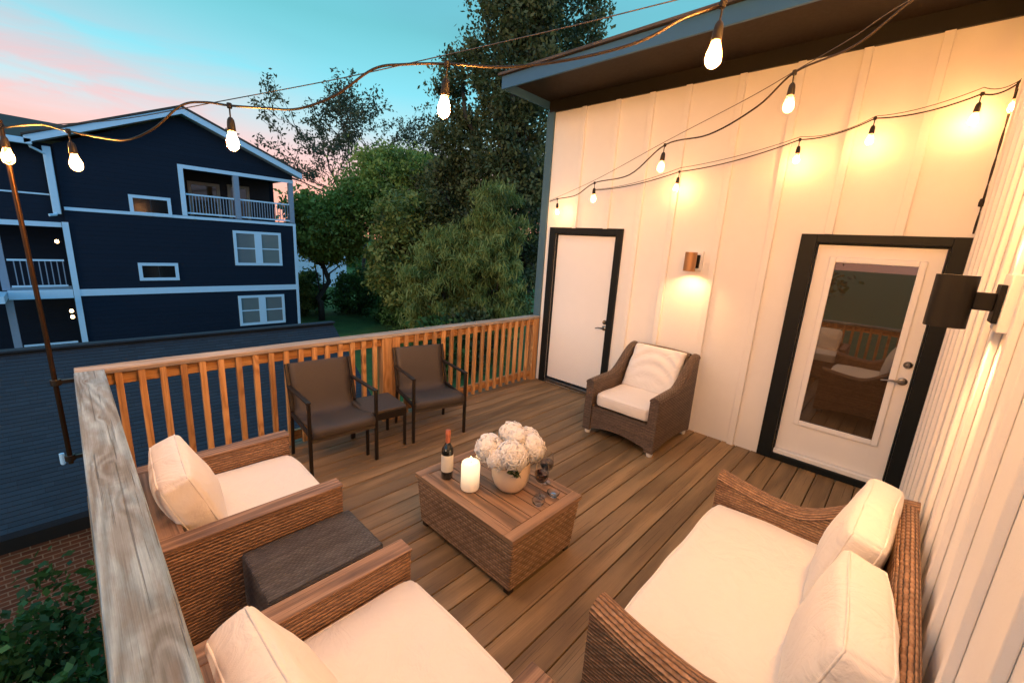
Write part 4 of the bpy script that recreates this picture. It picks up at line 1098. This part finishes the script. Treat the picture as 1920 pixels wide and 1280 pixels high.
a = MB(); a.tube([(6.9, 2.5, 4.6), (6.9, 2.5, 5.75)], .035, 8); a.tube([(6.9, 2.5, 5.7), (7.05, 2.5, 5.55)], .02, 6); a.build('roof_vent_pipe', 'darkmetal', bl)
# windows
panem, nt_, b_ = new_mat('blinds behind glass'); nn = N(nt_); oo = nn.sep(nn.pos())
sl_ = nn.m('SINE', nn.m('MULTIPLY', oo[2], 120.0)); nn.put(b_.inputs['Base Color'], nn.mix(nn.m('MULTIPLY_ADD', sl_, .5, .5), (.10, .145, .16), (.17, .22, .24))); b_.inputs['Roughness'].default_value = .1; b_.inputs['Coat Weight'].default_value = 1
def win(s0_, s1_, z0_, z1_, double, nm='window'):
    t_ = .11; bx2 = [(s0_, s1_, -.05, -.001, z0_, z0_ + t_, 0), (s0_, s1_, -.05, -.001, z1_ - t_, z1_, 0), (s0_, s0_ + t_, -.048, -.001, z0_ + t_, z1_ - t_), (s1_ - t_, s1_, -.048, -.001, z0_ + t_, z1_ - t_)]
    if double:
        c = (s0_ + s1_) / 2; bx2.append((c - .14, c + .14, -.048, -.001, z0_ + t_, z1_ - t_))
    f = B(nm, 'trim', *bx2)
    if double:
        B('pane', panem, (s0_ + t_, c - .14, -.02, -.001, z0_ + t_, z1_ - t_), (c + .14, s1_ - t_, -.02, -.001, z0_ + t_, z1_ - t_), par=f)
        zz = (z0_ + z1_) / 2; B('meeting_rail', 'trim', (s0_ + t_, c - .14, -.035, -.021, zz - .03, zz + .02, 0), (c + .14, s1_ - t_, -.035, -.021, zz - .03, zz + .02, 0), par=f)
    else:
        c = (s0_ + s1_) / 2; B('pane', dp_, (s0_ + t_, s1_ - t_, -.02, -.001, z0_ + t_, z1_ - t_), par=f); B('centre_bar', 'navydark', (c - .015, c + .015, -.03, -.021, z0_ + t_, z1_ - t_), par=f)
win(1.72, 2.95, 2.12 + .0, 2.83, False); win(1.73, 2.95, -.34, .34, False); win(4.95, 6.85, .27, 1.75, True); win(4.94, 6.84, -2.43, -1.07, True)
# left wing with stacked porches
B('wing_wall', 'navy', (-6.5, -.001, .1, .3, 1.68, 4.2), (-6.5, -.101, 1.9, 2.1, -3.5, 1.67), bevel=0)
B('porch_side_wall', 'navydark', (-.1, -.001, .1, 1.9, -3.5, 1.67))
B('trim_band', 'trim', (-6.5, -.27, .06, .099, 2.55, 2.60, 0)); B('porch_beam', 'trim', (-6.5, -.11, .02, .25, 1.52, 1.68, 0))
B('porch_floor', 'trim', (-1.62, -.11, -.02, .25, -.92, -.62, 0), (-1.62, -.11, .251, 1.9, -.8, -.7, 0)); B('porch_floor', 'trim', (-6.5, -1.63, -1.2, .25, -.88, -.66, 1))
for s_ in (-1.62,): B('porch_post', 'slate', (s_ - .1, s_ + .08, .05, .2, -3.5, -.93), (s_ - .1, s_ + .08, .05, .2, -.61, 1.51))
rail_set(-1.5, -.2, -.52, .42, .08, .14, 'porch_railing'); rail_set(-1.5, -.2, -3.2, -2.5, .08, .14, 'porch_railing')
m_ = MB(); m_.box(-6.5, -.45, -.42, -.36, 4.05, 4.24); m_.build('gutter', 'trim', bl, bevel=.02)
m_ = MB(); m_.add([(-8, -.40, 4.24), (-.5, -.40, 4.24), (3.0, 4.6, 5.45), (-8, 4.6, 5.65), (-8, -.40, 4.16), (-.5, -.40, 4.16), (3.0, 4.6, 5.37), (-8, 4.6, 5.57)], [(0, 1, 2, 3), (7, 6, 5, 4), (0, 4, 5, 1), (1, 5, 6, 2), (2, 6, 7, 3), (3, 7, 4, 0)]); m_.build('wing_roof', 'shingle2', bl)
for (x, z, lb) in ((-.22, 1.02, 'warm wall lamp glowing on the upper porch of the blue house'), (-.16, -1.55, 'pair of warm glowing lamps on the lower porch of the blue house')):
    t = thing('porch_lamp', lb, 'wall lamp', (-4.35 + x, 17.96 + .35, z))
    a = MB(); a.box(-.03, .05, -.03, .03, -.02, .02); a.build('bracket', 'darkmetal', t)
    for dz in ((.11, -.11) if z < 0 else (.0,)):
        a = MB(); a.lathe([(0, -.06), (.045, -.04), (.055, 0), (.04, .05), (0, .065)], (-.07, 0, dz), 12); a.build('lamp_globe', emit('porch glow', (1, .6, .25), 14), t, smooth=True)

# distant pale house glimpsed through the trunks
dh = thing('distant_house', 'pale distant house glimpsed between the tree trunks', 'house', (13.5, 40, -3.5))
a = MB(); a.box(-2.5, 2.5, 0, 5, 0, 5.0); a.build('wall', 'trim', dh)
a = MB(); a.prism([(-2.9, 4.9), (2.9, 4.9), (0, 6.6)], -.3, 5.3, 'y'); a.build('roof', 'shingle', dh)
for x in (-1.5, .6):
    a = MB(); a.box(x, x + .9, -.03, -.001, 2.9, 4.2); a.build('window', 'slate', dh)

# ================================================================== TREES
def ell(rs, c, r, n, shell=.55):
    d = rs.normal(0, 1, (n, 3)); d /= np.linalg.norm(d, axis=1)[:, None]; q = rs.uniform(shell ** 3, 1, n) ** (1 / 3)
    return np.array(c) + d * q[:, None] * np.array(r)
def limb(m_, p, q, r0, r1, rs, wob=.15, n=6):
    p = np.array(p, float); q = np.array(q, float); L = np.linalg.norm(q - p); pts = []
    for i in range(n + 1):
        u = i / n; pts.append(tuple(p + (q - p) * u + rs.normal(0, wob * L * .12, 3) * (0 < i < n)))
    m_.tube(pts, [r0 + (r1 - r0) * i / n for i in range(n + 1)], 7); return pts
def tree(name, label, base, blobs, mat, nclu, nper, spread, size, trunk_r, seed, aspect=.5, droop=0, cat='tree', group=None, flat=.8, limbs=9, kind=None, top=None):
    rs = np.random.RandomState(seed); t = thing(name, label, cat, base, 0, group)
    if kind: t['kind'] = kind
    tot = sum(b2[1][0] * b2[1][1] * b2[1][2] for b2 in blobs); C = []
    for c, r in blobs:
        k = max(3, int(nclu * (r[0] * r[1] * r[2]) / tot)); e = ell(rs, c, r, k); e += rs.normal(0, .08, e.shape) * np.array(r)
        s_ = rs.uniform(.6, 1.35, k); C.append(np.c_[e, s_])
    C = np.vstack(C)
    leaves_mesh('crown', C, nper, spread, size, mat, t, seed, aspect, droop, flat)
    if trunk_r:
        m_ = MB(); H = top or max(c[2] for c, r in blobs); tp = limb(m_, (0, 0, 0), (rs.uniform(-.3, .3), rs.uniform(-.3, .3), H), trunk_r, trunk_r * .35, rs, .3, 8)
        for i in range(limbs):
            u = rs.uniform(.3, .95); s0_ = tp[int(u * 8)]; tgt = C[rs.randint(len(C))][:3]; limb(m_, s0_, tgt, trunk_r * .32, trunk_r * .07, rs, .5, 6)
        m_.build('trunk', 'bark', t, smooth=True)
    return t
G0 = -3.5
tree('evergreen_tree', 'tall dark evergreen rising beside the roof of the white house', (10.6, 11.2, G0), [((0, 0, 5), (2.0, 2.2, 4.8)), ((.2, .2, 9), (2.0, 2.0, 3.5)), ((-.1, 0, 13), (1.9, 2.0, 3.2)), ((-.3, 0, 16.5), (2.3, 2.2, 2.8)), ((3.2, 1, 10), (2.5, 2.2, 6.5)), ((2.6, .5, 16), (2.8, 2.5, 3.5))], 'evergreen', 1500, 46, .30, .17, .28, 1)
tree('evergreen_tree', 'dark evergreen with loose upper boughs, left of the tallest evergreen', (10.6, 15.0, G0), [((0, 0, 5.5), (2.2, 2, 4.8)), ((-.3, 0, 10), (1.5, 1.5, 1.9)), ((-1.2, 0, 13.2), (1.0, 1.0, .7)), ((.6, 0, 13), (1.6, 1.4, 2.5))], 'evergreen', 620, 46, .30, .17, .25, 2)
tree('feathery_tree', 'pale feathery drooping tree in front of the evergreens', (7.0, 11.5, G0), [((0, 0, 2.7), (1.7, 1.7, 2.6)), ((.5, .3, 4.9), (1.3, 1.3, 1.5)), ((-1.0, 0, 3.6), (1.0, 1.0, 1.2))], 'feather', 300, 110, .20, .24, .14, 3, .13, 1.6)
tree('feathery_tree', 'pale feathery tree close beside the corner of the white house', (8.3, 10.0, G0), [((0, 0, 3.0), (1.5, 1.6, 3.0)), ((.3, 0, 6.0), (1.2, 1.2, 1.8)), ((-.7, 0, 4.3), (.9, .9, 1.2))], 'feather', 300, 110, .20, .24, .14, 4, .13, 1.6)
tree('broadleaf_tree', 'bright green rounded tree in the middle of the tree line', (11.0, 21.5, G0), [((0, 0, 8.4), (3.2, 2.6, 2.3)), ((-2.3, 0, 7.2), (2.1, 2, 1.8)), ((2.3, 0, 7.9), (2.3, 2, 1.9)), ((.8, 0, 6.9), (2.2, 2, 1.2)), ((-3.6, .5, 6.0), (1.4, 1.4, 1.2)), ((-1.0, 0, 9.7), (1.3, 1.2, .7)), ((1.9, 0, 9.8), (1.1, 1.1, .6))], 'canopy', 800, 70, .40, .17, .24, 5)
tree('broadleaf_tree', 'darker green tree behind the right corner of the blue house', (6.3, 23.0, G0), [((0, 0, 5.6), (1.8, 1.8, 1.7)), ((1.0, 0, 4.6), (1.5, 1.5, 1.2)), ((-.6, .3, 6.9), (1.0, 1.0, .8))], 'canopy', 300, 46, .32, .21, .2, 6)
tree('broadleaf_tree', 'dusky green tree filling the gap beside the evergreens', (12.6, 18.5, G0), [((0, 0, 5.5), (2.3, 2, 3.6)), ((-.8, 0, 8.6), (1.6, 1.6, 1.6))], 'evergreen', 420, 46, .32, .19, .2, 7)
tree('broadleaf_tree', 'dark rounded tree standing low behind the feathery trees', (8.3, 16.5, G0), [((0, 0, 3.6), (1.9, 1.9, 2.4)), ((1.6, 0, 4.4), (1.7, 1.7, 2.2)), ((.2, 0, 6.4), (1.8, 1.6, 1.4))], 'feather', 420, 46, .30, .2, .2, 17)
# airy bare-branched tree
def airy(base, H, seed, label, spreadx):
    rs = np.random.RandomState(seed); t = thing('airy_tree', label, 'tree', base, 0); m_ = MB(); tips = []
    def rec(p, d, L, r, dep):
        q = p + d * L; limb(m_, p, q, r, r * .6, rs, .35, 4)
        if dep <= 3: tips.extend([tuple(p + d * L * k) + (.55 + .25 * dep * .3,) for k in ((.5, 1.0) if dep < 2 else (1.0,))])
        if dep == 0: return
        for _ in range(3 if dep > 2 else 3):
            nd = d + rs.normal(0, .48, 3) * np.array([spreadx, 1, .7]); nd[2] = abs(nd[2]) * .7 + .18; nd /= np.linalg.norm(nd); rec(q, nd, L * rs.uniform(.66, .84), r * .58, dep - 1)
    rec(np.array([0, 0, 0.]), np.array([.02, 0, 1.]), H * .36, .2, 5)
    m_.build('trunk', 'bark', t, smooth=True); leaves_mesh('crown', tips, 13, .34, .19, 'sparse', t, seed, .45)
    return t
airy((12.6, 29.5, G0), 13.2, 11, 'airy tree with bare spreading branches against the sky', 1.2)
airy((18.0, 28.5, G0), 12.0, 14, 'smaller airy tree with thin leaves, right of the bare-branched one', 1.0)
# shrubs along the lawn
rs_ = random.Random(4)
for i, (x, y, r, h, mk, lb) in enumerate([(6.2, 26.0, 1.6, 2.6, 'plant', 'dark shrub right beside the corner of the blue house'), (9.6, 24.5, 2.0, 2.9, 'plant', 'dark rounded shrub at the back of the lawn'), (5.6, 24.8, .8, 2.6, 'feather', 'pale spiky shrub at the edge of the lawn by the blue house'),
                                   (12.0, 22.5, 2.2, 3.2, 'plant', 'broad dark shrub under the bright green tree'), (9.6, 20.2, 1.2, 1.5, 'plant', 'low dark shrub at the right edge of the lawn'), (9.3, 16.8, 1.8, 2.4, 'plant', 'dark shrub behind the middle of the railing'), (5.6, 9.9, 1.3, 2.2, 'plant', 'dark shrub just beyond the deck railing'), (6.8, 9.6, 1.2, 2.6, 'evergreen', 'dark evergreen shrub beyond the railing near the white house'), (15.5, 22, 2.5, 4.5, 'evergreen', 'tall dark shrub deep behind the evergreens')]):
    tree('shrub', lb, (x, y, G0), [((0, 0, h * .5), (r, r, h * .5)), ((r * .3, 0, h * .75), (r * .6, r * .6, h * .3))], mk, int(90 * r), 44, .24, .17, .06, 40 + i, cat='shrub', limbs=5, top=h * .7, aspect=.3 if mk == 'feather' else .5)
# leafy shrub below the deck, bottom left
tree('shrub', 'leafy dark green shrub at the bottom left in front of the brick wall', (-5.55, .2, G0), [((0, 0, 1.3), (1.05, 1.3, 1.2)), ((.35, .9, 1.6), (.6, .6, .8)), ((0, -1.2, 1.2), (1.1, 1.2, 1.2))], 'plant', 420, 70, .13, .065, .05, 60, cat='shrub', limbs=6, top=1.3, aspect=.6)
# far wood
wl = []
rs = np.random.RandomState(77)
for i in range(520):
    a = rs.uniform(-1.5, 1.9); rd = rs.uniform(60, 95); wl.append((math.sin(a) * rd, math.cos(a) * rd, -3.5 + rs.uniform(0, 2.6), rs.uniform(.8, 1.4)))
far = leaves_mesh('distant_wood', wl, 70, 1.6, .9, 'plant', None, 78); tag(far, 'low dark band of woodland on the horizon', 'woodland', kind='stuff')
